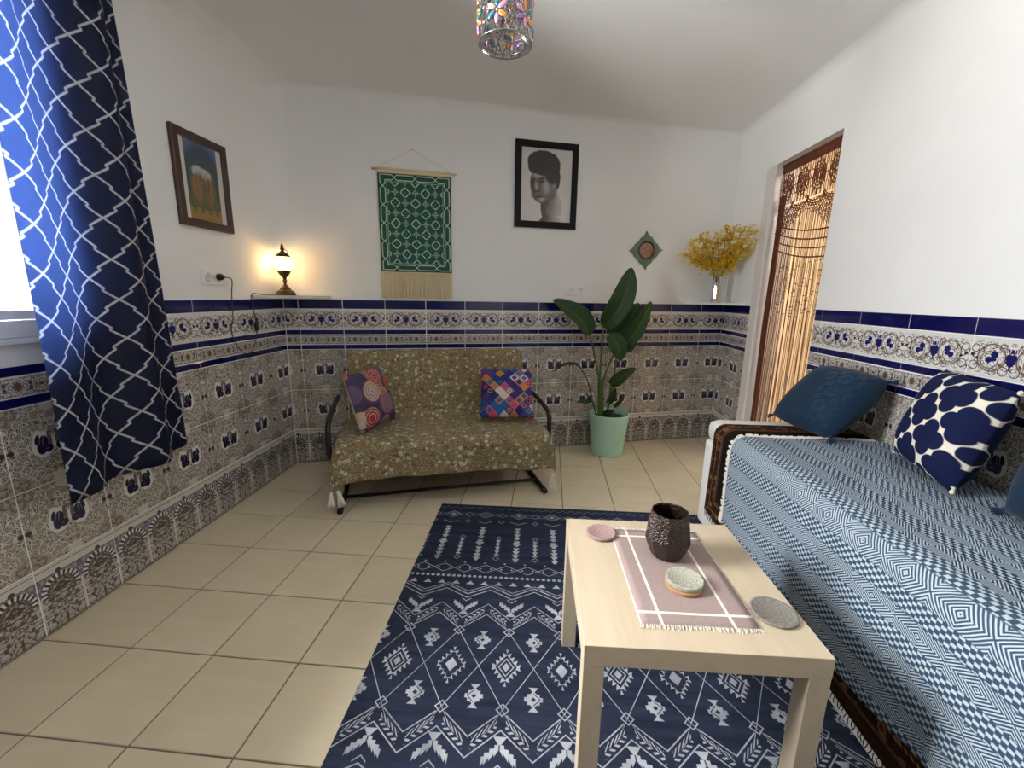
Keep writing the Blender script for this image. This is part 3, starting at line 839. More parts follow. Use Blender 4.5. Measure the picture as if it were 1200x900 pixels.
def m_teal():
    x, y, z = coords(); v = vec(x, y, z)
    px = (fr(x/0.085 + 0.5) - 0.5)*0.085; py = (fr(y/0.085 + 0.5) - 0.5)*0.085
    r1 = ring(hyp(px, py), 0.024, 0.005, 0.004); qx = (fr(x/0.085) - 0.5)*0.085; qy = (fr(y/0.085) - 0.5)*0.085
    r2 = mx(ring(hyp(qx, qy), 0.011, 0.003, 0.003), line(ab(qx) - ab(qy), 0.003, 0.003)*0.6)
    h = mx(r1, r2); edge = mn(inside(0.01 - x - y*0.35, 0.03), inside(ab(x) - 0.16, 0.01), inside(ab(y) - 0.16, 0.01)); h = h*edge
    n = noise(v, 30.0, 2.0)
    return mixc(h*0.55 + n*0.2, (13, 37, 58), (26, 58, 84)), h
MATS['teal'] = mat('teal_velvet', m_teal, rough=0.8, spec=0.2, sheen=0.1, bump=0.6)
def teal_cushion(mw, label):
    c = bpy.data.objects.new('cushion', None); COL.objects.link(c); c.matrix_world = mw; tag(c, label, 'cushion', 'cushions on the daybed')
    g = cushion_geo(0.365, 0.365, 0.18, pinch=-0.07, p=3.2); auto_smooth(g.obj('cover', MATS['teal'], c), 70)
    for sx in (-1, 1):
        for sy in (-1, 1):
            tassel(c, (sx*0.174, sy*0.174, 0), (sx, sy*0.6, -0.15), MATS['teal'], 0.032, 0.009)
    return c
teal_cushion(frame_of((1.452, 2.175, 0.808), (0.186, -0.981, -0.02), (0.689, 0.099, 0.718)), 'teal velvet cushion embossed with rings, leaning at far end of daybed')
teal_cushion(frame_of((1.535, 1.135, 0.835), (0.10, -0.99, 0.0), (0.34, 0.0, 0.94)), 'teal velvet cushion nearest the camera, beyond the navy quatrefoil cushion')
def m_quatre():
    x, y, z = coords()
    p_, q_ = x/0.168 + 0.12, y/0.168 + 0.30
    fa = fr(p_ + q_) - 0.5; fb = fr(p_ - q_) - 0.5
    X_, Y_ = ab(fa + fb)*0.5, ab(fa - fb)*0.5
    d = mn(hyp(X_ - 0.215, Y_) - 0.195, hyp(X_, Y_ - 0.215) - 0.195, mx(X_, Y_) - 0.20)
    n = noise(vec(x, y), 300.0, 1.0)
    return mixc(inside(d, 0.02), (226, 220, 204), mixc(n, (16, 22, 56), (22, 30, 70)))
MATS['quatre'] = mat('navy_quatrefoil_cotton', m_quatre, rough=0.9, spec=0.15)
nc = bpy.data.objects.new('cushion', None); COL.objects.link(nc); nc.matrix_world = frame_of((1.522, 1.612, 0.845), (-0.235, -0.97, -0.045), (0.25, -0.105, 0.962))
tag(nc, 'navy cushion with white quatrefoil pattern leaning against tiled wall', 'cushion', 'cushions on the daybed')
auto_smooth(cushion_geo(0.375, 0.375, 0.17, pinch=0.01, p=3.0).obj('cover', MATS['quatre'], nc), 70)
for sx in (-1, 1):
    for sy in (-1, 1): G().ball((sx*0.186, sy*0.186, 0), 0.009, 0.009, 0.007, 8, 6).obj('corner_tip', MATS['fringe'], nc, True)
MATS['charcoal'] = mat('charcoal_velvet', color=(30, 30, 36), rough=0.9, sheen=0.3)

# ------------------------------------------------------------------ loveseat glider with its cover
CH = Matrix.Translation((-1.16, 2.30, 0)) @ Matrix.Rotation(0.31, 4, 'Z')
MATS['blackmetal'] = mat('black_steel', color=(22, 21, 22), rough=0.45, spec=0.5)
MATS['padding'] = mat('dark_seat_padding', color=(46, 40, 34), rough=0.9)
ls = bpy.data.objects.new('loveseat', None); COL.objects.link(ls); ls.matrix_world = CH
tag(ls, 'small two seat loveseat on black steel tube frame by back wall', 'sofa')
G().box(0.03, 1.29, 0.03, 0.60, 0.30, 0.405, 0.03).obj('seat', MATS['padding'], ls)
bk = G().box(0.06, 1.26, -0.05, 0.05, 0.0, 0.44, 0.04).obj('backrest', MATS['padding'], ls, loc=(0, 0.60, 0.42), rot=(-0.20, 0, 0))
def smooth_path(ps, n=5):
    out = []; ps = [Vector(p) for p in ps]
    for i in range(len(ps)-1):
        p0, p1, p2, p3 = ps[max(i-1, 0)], ps[i], ps[i+1], ps[min(i+2, len(ps)-1)]
        for k in range(n):
            t = k/n
            out.append(0.5*((2*p1) + (p2-p0)*t + (2*p0-5*p1+4*p2-p3)*t*t + (3*p1-p0-3*p2+p3)*t**3))
    out.append(ps[-1]); return out
for u in (-0.035, 1.355):
    G().tube(smooth_path([(u, 0.60, 0.575), (u, 0.36, 0.562), (u, 0.17, 0.535), (u, 0.105, 0.50), (u, 0.092, 0.43), (u, 0.10, 0.32), (u, 0.20, 0.295), (u, 0.55, 0.295)], 5), 0.016, 10).obj('arm', MATS['blackmetal'], ls, True)
for u in (0.02, 1.30):
    G().tube(smooth_path([(u, 0.01, 0.016), (u, 0.10, 0.016), (u, 0.50, 0.016), (u, 0.60, 0.05), (u, 0.60, 0.31)], 4), 0.015, 10).obj('leg', MATS['blackmetal'], ls, True)
    G().tube([(u, 0.30, 0.02), (u, 0.30, 0.30)], 0.012, 8).obj('leg', MATS['blackmetal'], ls, True)
    G().tube([(u, -0.028, 0.018), (u, 0.022, 0.018)], 0.0178, 12).obj('foot', MATS['blackmetal'], ls, True)
G().tube([(0.02, 0.16, 0.022), (1.30, 0.16, 0.022)], 0.011, 8).obj('crossbar', MATS['blackmetal'], ls, True)
G().tube([(0.02, 0.52, 0.022), (1.30, 0.52, 0.022)], 0.011, 8).obj('crossbar', MATS['blackmetal'], ls, True)
def m_cover():
    u, v, z = coords('UV'); vv = vec(u, v)
    d = E(voro(vv, 33.0)); col = voro(vv, 33.0, out='Color')
    e = E(voro(vv, 76.0, 'DISTANCE_TO_EDGE')); d2 = E(voro(vv, 105.0))
    sp = node('ShaderNodeSeparateColor'); NT.links.new(col, sp.inputs[0]); rnd = E(sp.outputs[0]); rnd2 = E(sp.outputs[1])
    base = mixc(noise(vv, 30.0, 2.0), (112, 98, 68), (150, 135, 98))
    c = mixc(inside(d2 - 0.32, 0.1), base, (186, 172, 134))
    c = mixc((inside(0.050 - e, 0.03)*(-1.0) + 1.0)*0.85, c, (80, 66, 44))
    fl_ = ramp(rnd, [(0.0, (190, 190, 174)), (0.36, (150, 152, 134)), (0.55, (150, 108, 80)), (0.72, (204, 190, 150)), (0.86, (104, 86, 64))])
    pet = inside(d - 0.40 - sn(d2*20.0)*0.08, 0.08)
    c = mixc(mn(pet, rnd2 > 0.12)*0.85, c, fl_)
    c = mixc(mn(ring(d, 0.40, 0.035, 0.05), rnd2 > 0.12)*0.6, c, (70, 54, 36))
    c = mixc(mn(inside(d - 0.11, 0.06), rnd2 > 0.12)*0.8, c, (104, 78, 50))
    return c, e
MATS['cover'] = mat('olive_floral_cotton', m_cover, rough=0.8, spec=0.25, bump=0.3, sheen=0.10)
cv = bpy.data.objects.new('sofa_cover', None); COL.objects.link(cv); cv.matrix_world = CH
tag(cv, 'olive and beige floral cotton cover draped over the loveseat', 'cover')
path = [(0.755, 0.50), (0.735, 0.70), (0.715, 0.845), (0.695, 0.876), (0.660, 0.882), (0.632, 0.868), (0.612, 0.83), (0.585, 0.70), (0.552, 0.55), (0.535, 0.47), (0.505, 0.432), (0.44, 0.422), (0.30, 0.421), (0.15, 0.423), (0.05, 0.424), (0.008, 0.412), (-0.018, 0.375), (-0.028, 0.32), (-0.035, 0.26), (-0.045, 0.195)]
pp = smooth_path([(0, a, b_) for a, b_ in path], 4)
acc = [0.0]
for i in range(1, len(pp)): acc.append(acc[-1]+(pp[i]-pp[i-1]).length)
def seat_amount(v_, z_):             # 1 on the seat, 0 on the back
    return max(0.0, min(1.0, (0.50-v_)/0.10))
NU = 76; NPt = len(pp)
g = G(); UI = 0.06; W0, W1 = 0.01, 1.325
for j in range(NPt):
    p = pp[j]; st = seat_amount(p.y, p.z); front = max(0.0, min(1.0, (0.40-p.z)/0.06)) if p.y < 0.02 else 0.0
    ovh = 0.012 + 0.15*st*(1-front)
    for i in range(NU+1):
        a = i/NU
        lo, hi = W0 + 0.055*(1-st), W1 - 0.045*(1-st)
        e0 = 0.09
        if a < e0: q = (e0-a)/e0; sgn = -1
        elif a > 1-e0: q = (a-1+e0)/e0; sgn = 1
        else: q = 0; sgn = 0
        if sgn == 0:
            x = lo + (hi-lo)*(a-e0)/(1-2*e0); z = p.z; y = p.y
            z += 0.0045*sin(x*19.0)*st*(1-front) - 0.003*abs(sin(x*pi/0.105))*(0.4+0.6*st)
            if front: y += -0.010*sin(x*11+1.2)*front - 0.006*sin(x*29)*front; z += 0.018*front*sin(x*2.4+0.5)*(0.40-p.z)/0.2
        else:
            base_x = lo if sgn < 0 else hi
            x = base_x + sgn*(0.022*min(1, q*2.5) + 0.012*front*q); z = p.z - ovh*q*(1.0) - 0.055*front*q*(0.40-p.z)/0.2; y = p.y + 0.006*sin(q*9+j)*st
        g.v.append((x, y, z)); g.u.append((a*1.40, acc[j]))
for j in range(NPt-1):
    for i in range(NU):
        k = j*(NU+1)+i; g.f.append((k, k+1, k+NU+2, k+NU+1))
thick(g.obj('cloth', MATS['cover'], cv, True), 0.004)
MATS['tasselwhite'] = mat('cream_tassel_yarn', color=(236, 230, 218), rough=0.95)
tassel(cv, (-0.018, -0.052, 0.155), (-0.05, -0.1, -1), MATS['tasselwhite'], 0.07, 0.013)
tassel(cv, (0.020, -0.052, 0.165), (0.2, -0.1, -1), MATS['tasselwhite'], 0.085, 0.014)
tassel(cv, (1.336, -0.055, 0.150), (0.0, -0.1, -1), MATS['tasselwhite'], 0.10, 0.021)
tassel(cv, (1.365, 0.03, 0.23), (0.1, 0.0, -1), MATS['tasselwhite'], 0.06, 0.010)
def m_mandala():
    x, y, z = coords(); front = z > -0.004
    v = vec(x + 0.5, y + 0.5, 0.0)
    d = E(voro(v, 8.0, rnd=0.6)); col = voro(v, 8.0, out='Color', rnd=0.6)
    sp = node('ShaderNodeSeparateColor'); NT.links.new(col, sp.inputs[0]); r = E(sp.outputs[0]); r2 = E(sp.outputs[1])
    pal = [(0.0, (74, 84, 108)), (0.22, (150, 52, 64)), (0.36, (98, 112, 124)), (0.52, (168, 104, 78)), (0.64, (84, 92, 118)), (0.82, (176, 164, 146))]
    c1 = ramp(r, pal); c2 = ramp(r2, [(0.0, (184, 168, 148)), (0.3, (52, 92, 112)), (0.5, (140, 60, 90)), (0.75, (196, 120, 80))])
    rg = line(fr(d*8.0) - 0.5, 0.2, 0.1)
    c = mixc(rg*0.65, c1, c2)
    c = mixc(inside(0.58 - d, 0.03), c, mixc(r, (52, 58, 88), (80, 62, 88)))
    return mixc(front*(-1.0) + 1.0, c, (205, 192, 168))
MATS['mandala'] = mat('mandala_print_cotton', m_mandala, rough=0.9, spec=0.15)
def m_patch():
    x, y, z = coords(); s_ = 0.042
    p_, q_ = (x + y)/s_*0.62 + 0.3, (x - y)/s_*0.62 + 0.15
    ip, iq = fl(p_), fl(q_); r = white(vec(ip, iq, 2.0)); r2 = white(vec(ip, iq, 9.0)); r3 = white(vec(ip, iq, 5.0))
    pal = [(0.0, (42, 50, 108)), (0.16, (44, 96, 156)), (0.30, (206, 82, 98)), (0.42, (200, 196, 190)), (0.54, (88, 62, 120)), (0.68, (190, 128, 60)), (0.78, (60, 52, 116)), (0.9, (164, 110, 104))]
    c1 = ramp(r, pal); c2 = ramp(r2, pal)
    a, b_ = fr(p_) - 0.5, fr(q_) - 0.5
    rr = hyp(a, b_); pat = mx(mn(ring(rr, 0.26, 0.06, 0.03), r3 > 0.45), mn(inside(mx(ab(a), ab(b_)) - 0.3, 0.03), r3 < 0.25))
    return mixc(pat, c1, c2)
MATS['patch'] = mat('patchwork_diamond_cotton', m_patch, rough=0.9, spec=0.15)
def plain_cushion(mw, label, m, w_, t_):
    c = bpy.data.objects.new('cushion', None); COL.objects.link(c); c.matrix_world = mw; tag(c, label, 'cushion', 'cushions on the loveseat')
    auto_smooth(cushion_geo(w_, w_, t_, pinch=0.06).obj('cover', m, c), 70); return c
plain_cushion(frame_of((-1.050, 2.637, 0.628), (0.263, 0.965, 0.017), (-0.283, 0.06, 0.957)), 'cushion printed with coloured mandala circles at left end of loveseat', MATS['mandala'], 0.38, 0.13)
plain_cushion(frame_of((-0.199, 2.950, 0.618), (0.998, 0.069, 0.0), (-0.038, 0.553, 0.833)), 'cushion of bright patchwork diamonds at right end of loveseat', MATS['patch'], 0.38, 0.11)

# ------------------------------------------------------------------ potted plant
MATS['mint'] = mat('mint_green_pot', color=(182, 224, 208), rough=0.5, spec=0.4)
MATS['soil'] = mat('dark_soil', color=(58, 40, 28), rough=1.0)
def m_leaf():
    u, v, z = coords('UV')
    side = ab(u - 0.5)
    vein = line(fr(v*26.0 + side*9.0) - 0.5, 0.10, 0.2)
    n = noise(vec(u*3.0, v*6.0), 3.0, 2.0)
    c = mixc(n, (20, 46, 15), (42, 76, 26))
    c = mixc(vein*0.25, c, (58, 94, 38))
    return mixc(line(side, 0.022, 0.02), c, (74, 108, 50)), vein
MATS['leaf'] = mat('glossy_green_leaf', m_leaf, rough=0.42, spec=0.35, trans=0.2, bump=0.15)
MATS['stem'] = mat('green_stalk', color=(74, 98, 44), rough=0.5)
plant = thing('potted_plant', 'tall broad leaved green plant in a mint pot by back wall', 'plant', (0.62, 3.50, 0.0))
po_ = Vector((0.62, 3.50, 0.0))
g = G().lathe([(0.0, 0.0), (0.118, 0.0), (0.128, 0.006), (0.162, 0.325), (0.166, 0.345), (0.164, 0.350), (0.155, 0.350), (0.150, 0.330), (0.146, 0.30)], 40, caps=False)
auto_smooth(g.obj('pot', MATS['mint'], plant), 40)
g = G(); g.grid(1, 1, lambda a, b_: (0, 0, 0)); g = G().lathe([(0.0, 0.318), (0.05, 0.322), (0.10, 0.312), (0.149, 0.308)], 24, caps=False)
g.obj('soil', MATS['soil'], plant, True)
def leaf(spine, width, n_, fold=0.25, tipround=0.5, nm='leaf', skew=(1.0, 1.0), curl=0.0):
    sp = smooth_path(spine, 5); N = len(sp)-1; n_ = Vector(n_).normalized(); g = G(); M__ = 6
    for j, p in enumerate(sp):
        t = j/N; tan = (sp[min(j+1, N)]-sp[max(j-1, 0)]).normalized()
        side = tan.cross(n_).normalized(); nn = side.cross(tan).normalized()
        wdt = width*(sin(pi*min(1, t**0.72))**0.75 if t < 1 else 0.0) + 0.002
        if t > 0.8: wdt = max(wdt, 0.0)
        for i in range(-M__, M__+1):
            s_ = i/M__; k = skew[0] if s_ < 0 else skew[1]
            ww = wdt*s_*k
            g.v.append(tuple(p - po_ + side*ww + nn*(fold*abs(s_)*wdt - curl*s_*s_*wdt + 0.010*wdt*6*sin(t*17+i)*abs(s_)**3*0.5)))
            g.u.append((0.5+s_*0.5, t))
    for j in range(N):
        for i in range(2*M__):
            a = j*(2*M__+1)+i; g.f.append((a, a+1, a+2*M__+2, a+2*M__+1))
    o = g.obj(nm, MATS['leaf'], plant, True); thick(o, 0.0012); return o
def stalk(pts, r0, r1):
    ps = smooth_path(pts, 5); n = len(ps)
    return G().tube([p - po_ for p in ps], [r0+(r1-r0)*i/(n-1) for i in range(n)], 8).obj('stem', MATS['stem'], plant, True)
B0 = (0.545, 3.50, 0.315)
stalk([B0, (0.535, 3.49, 0.48), (0.523, 3.48, 0.65)], 0.020, 0.014)
stalk([(0.565, 3.51, 0.315), (0.550, 3.50, 0.48), (0.545, 3.49, 0.64)], 0.018, 0.013)
stalk([(0.528, 3.485, 0.60), (0.478, 3.475, 0.80), (0.428, 3.47, 0.985)], 0.009, 0.006)
stalk([(0.523, 3.48, 0.62), (0.524, 3.47, 0.85), (0.520, 3.46, 1.080)], 0.010, 0.007)
stalk([(0.548, 3.49, 0.60), (0.590, 3.47, 0.76), (0.655, 3.45, 0.93)], 0.008, 0.006)
stalk([(0.600, 3.52, 0.315), (0.640, 3.51, 0.60), (0.650, 3.48, 0.84), (0.690, 3.47, 0.90)], 0.009, 0.006)
stalk([(0.520, 3.50, 0.315), (0.475, 3.49, 0.45), (0.425, 3.48, 0.62), (0.372, 3.47, 0.711)], 0.008, 0.005)
stalk([(0.600, 3.50, 0.315), (0.612, 3.49, 0.45), (0.612, 3.48, 0.588)], 0.010, 0.006)
stalk([(0.560, 3.52, 0.315), (0.500, 3.52, 0.40), (0.464, 3.51, 0.450)], 0.005, 0.003)
leaf([(0.420, 3.470, 0.985), (0.352, 3.455, 1.105), (0.245, 3.44, 1.185), (0.118, 3.43, 1.262)], 0.088, (0.25, -0.9, 0.35), 0.22, skew=(0.75, 1.1))
leaf([(0.520, 3.46, 1.060), (0.575, 3.435, 1.12), (0.640, 3.42, 1.235), (0.683, 3.43, 1.355), (0.700, 3.45, 1.445), (0.712, 3.465, 1.515)], 0.092, (-0.1, -0.95, 0.15), 0.25, skew=(1.0, 0.9))
leaf([(0.690, 3.46, 0.890), (0.764, 3.45, 1.003), (0.830, 3.455, 1.138), (0.885, 3.47, 1.262)], 0.066, (0.2, -0.95, 0.1), 0.35, skew=(1.1, 0.8))
leaf([(0.600, 3.50, 0.930), (0.680, 3.51, 1.030), (0.760, 3.52, 1.150), (0.800, 3.53, 1.250)], 0.080, (0.2, -0.9, 0.3), 0.2)
leaf([(0.575, 3.44, 1.010), (0.628, 3.41, 0.935), (0.655, 3.40, 0.865), (0.668, 3.41, 0.800)], 0.068, (0.1, -0.98, 0.1), 0.15)
leaf([(0.690, 3.47, 0.900), (0.735, 3.47, 0.905), (0.790, 3.48, 0.960)], 0.045, (0.1, -0.9, 0.3), 0.2)
leaf([(0.612, 3.48, 0.588), (0.660, 3.45, 0.640), (0.720, 3.43, 0.695), (0.795, 3.42, 0.742)], 0.048, (0.1, -0.95, 0.25), 0.25)
leaf([(0.372, 3.47, 0.708), (0.330, 3.455, 0.745), (0.265, 3.44, 0.752), (0.205, 3.43, 0.735), (0.150, 3.42, 0.695)], 0.022, (0.1, -0.3, 0.95), 0.5)
leaf([(0.470, 3.51, 0.450), (0.425, 3.49, 0.440), (0.345, 3.48, 0.437)], 0.022, (0, -0.7, 0.6), 0.3)
leaf([(0.600, 3.49, 0.430), (0.630, 3.47, 0.490), (0.650, 3.46, 0.570)], 0.028, (0.2, -0.95, 0.1), 0.5)
leaf([(0.565, 3.47, 0.320), (0.602, 3.44, 0.365), (0.645, 3.42, 0.385)], 0.026, (0, -0.9, 0.4), 0.3)
leaf([(0.655, 3.50, 0.40), (0.690, 3.48, 0.440), (0.730, 3.47, 0.500)], 0.016, (0, -0.9, 0.4), 0.4)

# ------------------------------------------------------------------ corner shelves, lamp, vase and flowers
MATS['marble'] = mat('white_marble', color=(214, 212, 202), rough=0.3)
def shelf(poly, z0, label):
    o = G().prism(poly, 0, 0.020).obj('corner_shelf', MATS['marble'], loc=(0, 0, z0)); return tag(o, label, 'shelf', 'marble corner shelves')
shelf([(XL+0.001, YC-0.002), (XL+0.001, 2.672), (XL+0.03, 2.672), (-1.497, 3.085), (-1.498, YC+0.315*math.tan(BA)-0.002)], ZT+0.004, 'white marble corner shelf under the lit table lamp')
shelf([(XR-0.001, YRC-0.004), (1.270, YRC-0.402*math.tan(BA)-0.003), (1.272, 3.880), (1.642, 3.562), (XR-0.001, 3.562)], ZT+0.000, 'white marble corner shelf holding the vase of yellow flowers')
def m_antique():
    x, y, z = coords(); n = noise(vec(x, y, z), 60.0, 3.0); return mixc(n, (58, 44, 28), (120, 96, 60)), n
MATS['antique'] = mat('antique_brass', m_antique, rough=0.4, metal=0.7, bump=0.4)
lampO = (-1.704, 2.885, ZT+0.0245)
lamp = thing('table_lamp', 'small lit brass table lamp with glass globe on corner shelf', 'lamp', lampO)
g = G().lathe([(0.0, 0.0), (0.064, 0.0), (0.066, 0.006), (0.064, 0.014), (0.050, 0.030), (0.036, 0.036), (0.034, 0.044), (0.022, 0.056), (0.012, 0.068), (0.0, 0.069)], 8)
auto_smooth(g.obj('base', MATS['antique'], lamp), 30)
g = G().lathe([(0.010, 0.066), (0.009, 0.085), (0.015, 0.095), (0.010, 0.104), (0.013, 0.118), (0.026, 0.130), (0.038, 0.148), (0.044, 0.158), (0.042, 0.164), (0.0, 0.164)], 16)
auto_smooth(g.obj('stem', MATS['antique'], lamp), 40)
def m_globe():
    global NT, CACHE
    m = bpy.data.materials.new('lit_mosaic_glass'); m.use_nodes = True; NT = m.node_tree; CACHE = {}
    x, y, z = coords(); v = vec(x, y, z)
    col = voro(v, 70.0, out='Color'); sp = node('ShaderNodeSeparateColor'); NT.links.new(col, sp.inputs[0])
    c = ramp(E(sp.outputs[0]), [(0.0, (255, 214, 140)), (0.4, (255, 240, 205)), (0.6, (214, 250, 225)), (0.75, (255, 196, 120)), (0.9, (255, 250, 235))])
    e = node('ShaderNodeEmission'); e.inputs[1].default_value = 5.0; NT.links.new(c, e.inputs[0])
    t = node('ShaderNodeBsdfTransparent'); NT.links.new(c, t.inputs[0]); mxs = node('ShaderNodeMixShader'); mxs.inputs[0].default_value = 0.45
    NT.links.new(e.outputs[0], mxs.inputs[1]); NT.links.new(t.outputs[0], mxs.inputs[2])
    NT.links.new(mxs.outputs[0], NT.nodes['Material Output'].inputs[0]); return m
MATS['globe'] = m_globe()
g = G().lathe([(0.036, 0.164), (0.052, 0.178), (0.061, 0.200), (0.061, 0.216), (0.052, 0.238), (0.036, 0.252)], 24, caps=False)
g.obj('globe', MATS['globe'], lamp, True)
g = G().lathe([(0.046, 0.250), (0.044, 0.256), (0.030, 0.272), (0.014, 0.282), (0.009, 0.292), (0.014, 0.302), (0.009, 0.312), (0.010, 0.318), (0.004, 0.334), (0.0, 0.337)], 16)
auto_smooth(g.obj('cap', MATS['antique'], lamp), 40)
g = G().tube(smooth_path([(0.036, 0, 0.262), (0.034, -0.004, 0.285), (0.014, -0.004, 0.300)], 4), 0.0022, 6); g.obj('hook', MATS['antique'], lamp, True)
bl_ = bpy.data.lights.new('lamp_bulb', 'POINT'); bl_.energy = 3.2; bl_.color = (1.0, 0.72, 0.38); bl_.shadow_soft_size = 0.02
bo = bpy.data.objects.new('lamp_bulb', bl_); COL.objects.link(bo); bo.parent = lamp; bo.location = (0, 0, 0.208)
MATS['cord'] = mat('black_cable', color=(24, 22, 22), rough=0.5)
lo = Vector(lampO); T2 = XL+0.0125
cp = [(T2+0.030, 2.405, 1.363), (T2+0.034, 2.455, 1.352), (T2+0.012, 2.471, 1.268), (T2, 2.477, 1.135), (T2, 2.452, 1.071), (T2, 2.469, 0.994), (T2, 2.526, 0.925), (T2, 2.590, 0.905), (T2, 2.640, 0.940), (T2, 2.682, 1.027), (T2, 2.681, 1.125), (T2+0.003, 2.660, 1.225), (T2+0.012, 2.660, 1.275), (T2+0.03, 2.712, 1.2695), (T2+0.05, 2.79, 1.268), (-1.735, 2.842, 1.268)]
cd = G().tube([p - lo for p in smooth_path(cp, 6)], 0.0026, 6).obj('cord', MATS['cord'], lamp, True)
g = G().tube([Vector(p)-lo for p in [(XL+0.004, 2.398, 1.364), (XL+0.020, 2.398, 1.364), (XL+0.030, 2.400, 1.364), (XL+0.044, 2.402, 1.364)]], [0.017, 0.019, 0.017, 0.008], 12); g.obj('plug', MATS['cord'], cd, True)
g = G().box(-0.009, 0.009, -0.012, 0.012, -0.028, 0.028, 0.005); g.obj('switch', MATS['cord'], cd, loc=Vector((T2+0.004, 2.681, 1.07))-lo)

MATS['silver'] = mat('mirror_silver', color=(214, 214, 212), rough=0.08, metal=1.0)
VZ = (1.500, 3.800, ZT+0.0206)
va = thing('flower_vase', 'slim mirrored silver cylinder vase on the right corner shelf', 'vase', VZ)
def flute(a, z): return 1.0 + 0.03*cos(a*10)
g = G().lathe([(0.0, 0.0), (0.041, 0.0), (0.043, 0.004), (0.040, 0.018), (0.036, 0.024), (0.038, 0.034), (0.036, 0.044), (0.040, 0.20), (0.043, 0.212), (0.040, 0.211), (0.037, 0.20), (0.032, 0.05), (0.0, 0.048)], 40, fac=flute)
auto_smooth(g.obj('body', MATS['silver'], va), 35)
def m_petal():
    x, y, z = coords(); n = noise(vec(x, y, z), 60.0, 2.0)
    return mixc(cl(n*2.0 - 0.5), (232, 200, 36), (250, 226, 96))
MATS['petal'] = mat('yellow_petals', m_petal, rough=0.7, trans=0.3)
MATS['twig'] = mat('olive_twig', color=(104, 96, 44), rough=0.8)
tips = [(1.15, 3.70, 1.65), (1.21, 3.68, 1.73), (1.29, 3.72, 1.79), (1.36, 3.70, 1.76), (1.43, 3.70, 1.80), (1.49, 3.68, 1.86), (1.53, 3.62, 1.865), (1.575, 3.56, 1.84), (1.60, 3.51, 1.80), (1.605, 3.53, 1.70), (1.58, 3.62, 1.62), (1.27, 3.76, 1.63)]
rf = random.Random(11)
bunch = thing('flower_bunch', 'bunch of yellow blossom branches standing in the mirrored silver vase', 'flowers', VZ)
for tp in tips:
    vO = Vector(VZ); d = Vector(tp)-vO
    mid = Vector((d.x*0.16, d.y*0.16, 0.235)); st_ = Vector((d.x*0.05, d.y*0.05, 0.055))
    sp = smooth_path([st_, mid, mid*0.45+d*0.55+Vector((0, 0, 0.02)), d], 7)
    t_ = G().tube(sp, 0.0022, 5).obj('branch', MATS['twig'], bunch, True)
    g = G(); n = len(sp)
    for q in range(70):
        f_ = 0.42 + 0.58*rf.random(); i = min(n-1, int(f_*(n-1))); c = sp[i] + Vector((rf.gauss(0, 0.024), rf.gauss(0, 0.024), rf.gauss(0, 0.024)))*(1.15-0.5*(f_-0.5))
        if c.z < 0.225: c.z = 0.225
        wc = c+vO
        if wc.x > XR-0.03: c.x -= wc.x-(XR-0.03)
        for r_ in range(5):
            a = rf.uniform(0, 2*pi); el = rf.uniform(-0.6, 1.0); dd = Vector((cos(a)*cos(el), sin(a)*cos(el), sin(el))); s_ = rf.uniform(0.014, 0.024)
            pr_ = dd.cross(Vector((0, 0, 1)) if abs(dd.z) < 0.9 else Vector((1, 0, 0))).normalized()*s_*0.55; up_ = dd.cross(pr_).normalized()*s_*0.25
            g.add([c, c+dd*s_*0.5+pr_+up_, c+dd*s_, c+dd*s_*0.5-pr_+up_], [(0, 1, 2), (0, 2, 3)])
    stuff(g.obj('blossom', MATS['petal'], t_))
    g = G()
    for q in range(5):
        f_ = 0.45 + 0.5*rf.random(); c = sp[int(f_*(n-1))]; dd = Vector((rf.gauss(0, 1), rf.gauss(0, 1), rf.gauss(0.4, 1))).normalized()*0.022; pr_ = dd.cross(Vector((0.3, 0.2, 1))).normalized()*0.004
        g.add([c, c+dd*0.5+pr_, c+dd, c+dd*0.5-pr_], [(0, 1, 2, 3)])
    stuff(g.obj('leaflet', MATS['twig'], t_))

# ------------------------------------------------------------------ things on the walls
def on_back(u, z, off=0.0): return Matrix.Translation((XL+CB*u+SB*off, YC+SB*u-CB*off, z)) @ Matrix.Rotation(BA, 4, 'Z') @ Matrix.Rotation(pi/2, 4, 'X')
def on_left(y, z, off=0.0): return Matrix.Translation((XL+off, y, z)) @ Matrix.Rotation(pi/2, 4, 'Z') @ Matrix.Rotation(pi/2, 4, 'X')
def wall_thing(name, mw, label, cat, group=None):
    o = bpy.data.objects.new(name, None); COL.objects.link(o); o.matrix_world = mw; return tag(o, label, cat, group)
def frame_geo(w_, h_, b_, d, lip=0.004):
    g = G(); x, y = w_/2, h_/2
    prof = [(0, 0), (0, d*0.8), (lip, d), (b_-lip, d), (b_, d*0.75), (b_, 0)]
    n = len(prof); base = 0
    for (sx, sy) in ((-1, -1), (1, -1), (1, 1), (-1, 1)):
        for q, z in prof: g.v.append((sx*(x-q), sy*(y-q), z)); g.u.append((0, 0))
    for c in range(4):
        for k in range(n):
            a = c*n+k; b2 = c*n+(k+1) % n; c2 = ((c+1) % 4)*n+(k+1) % n; d2 = ((c+1) % 4)*n+k
            g.f.append((a, b2, c2, d2))
    g.f = [tuple(reversed(f)) for f in g.f]
    return g
MATS['blackframe'] = mat('black_lacquer', color=(14, 14, 15), rough=0.5, spec=0.2)
MATS['brownframe'] = mat('dark_walnut', color=(64, 40, 34), rough=0.45)
MATS['backing'] = mat('brown_board', color=(120, 100, 80), rough=0.9)
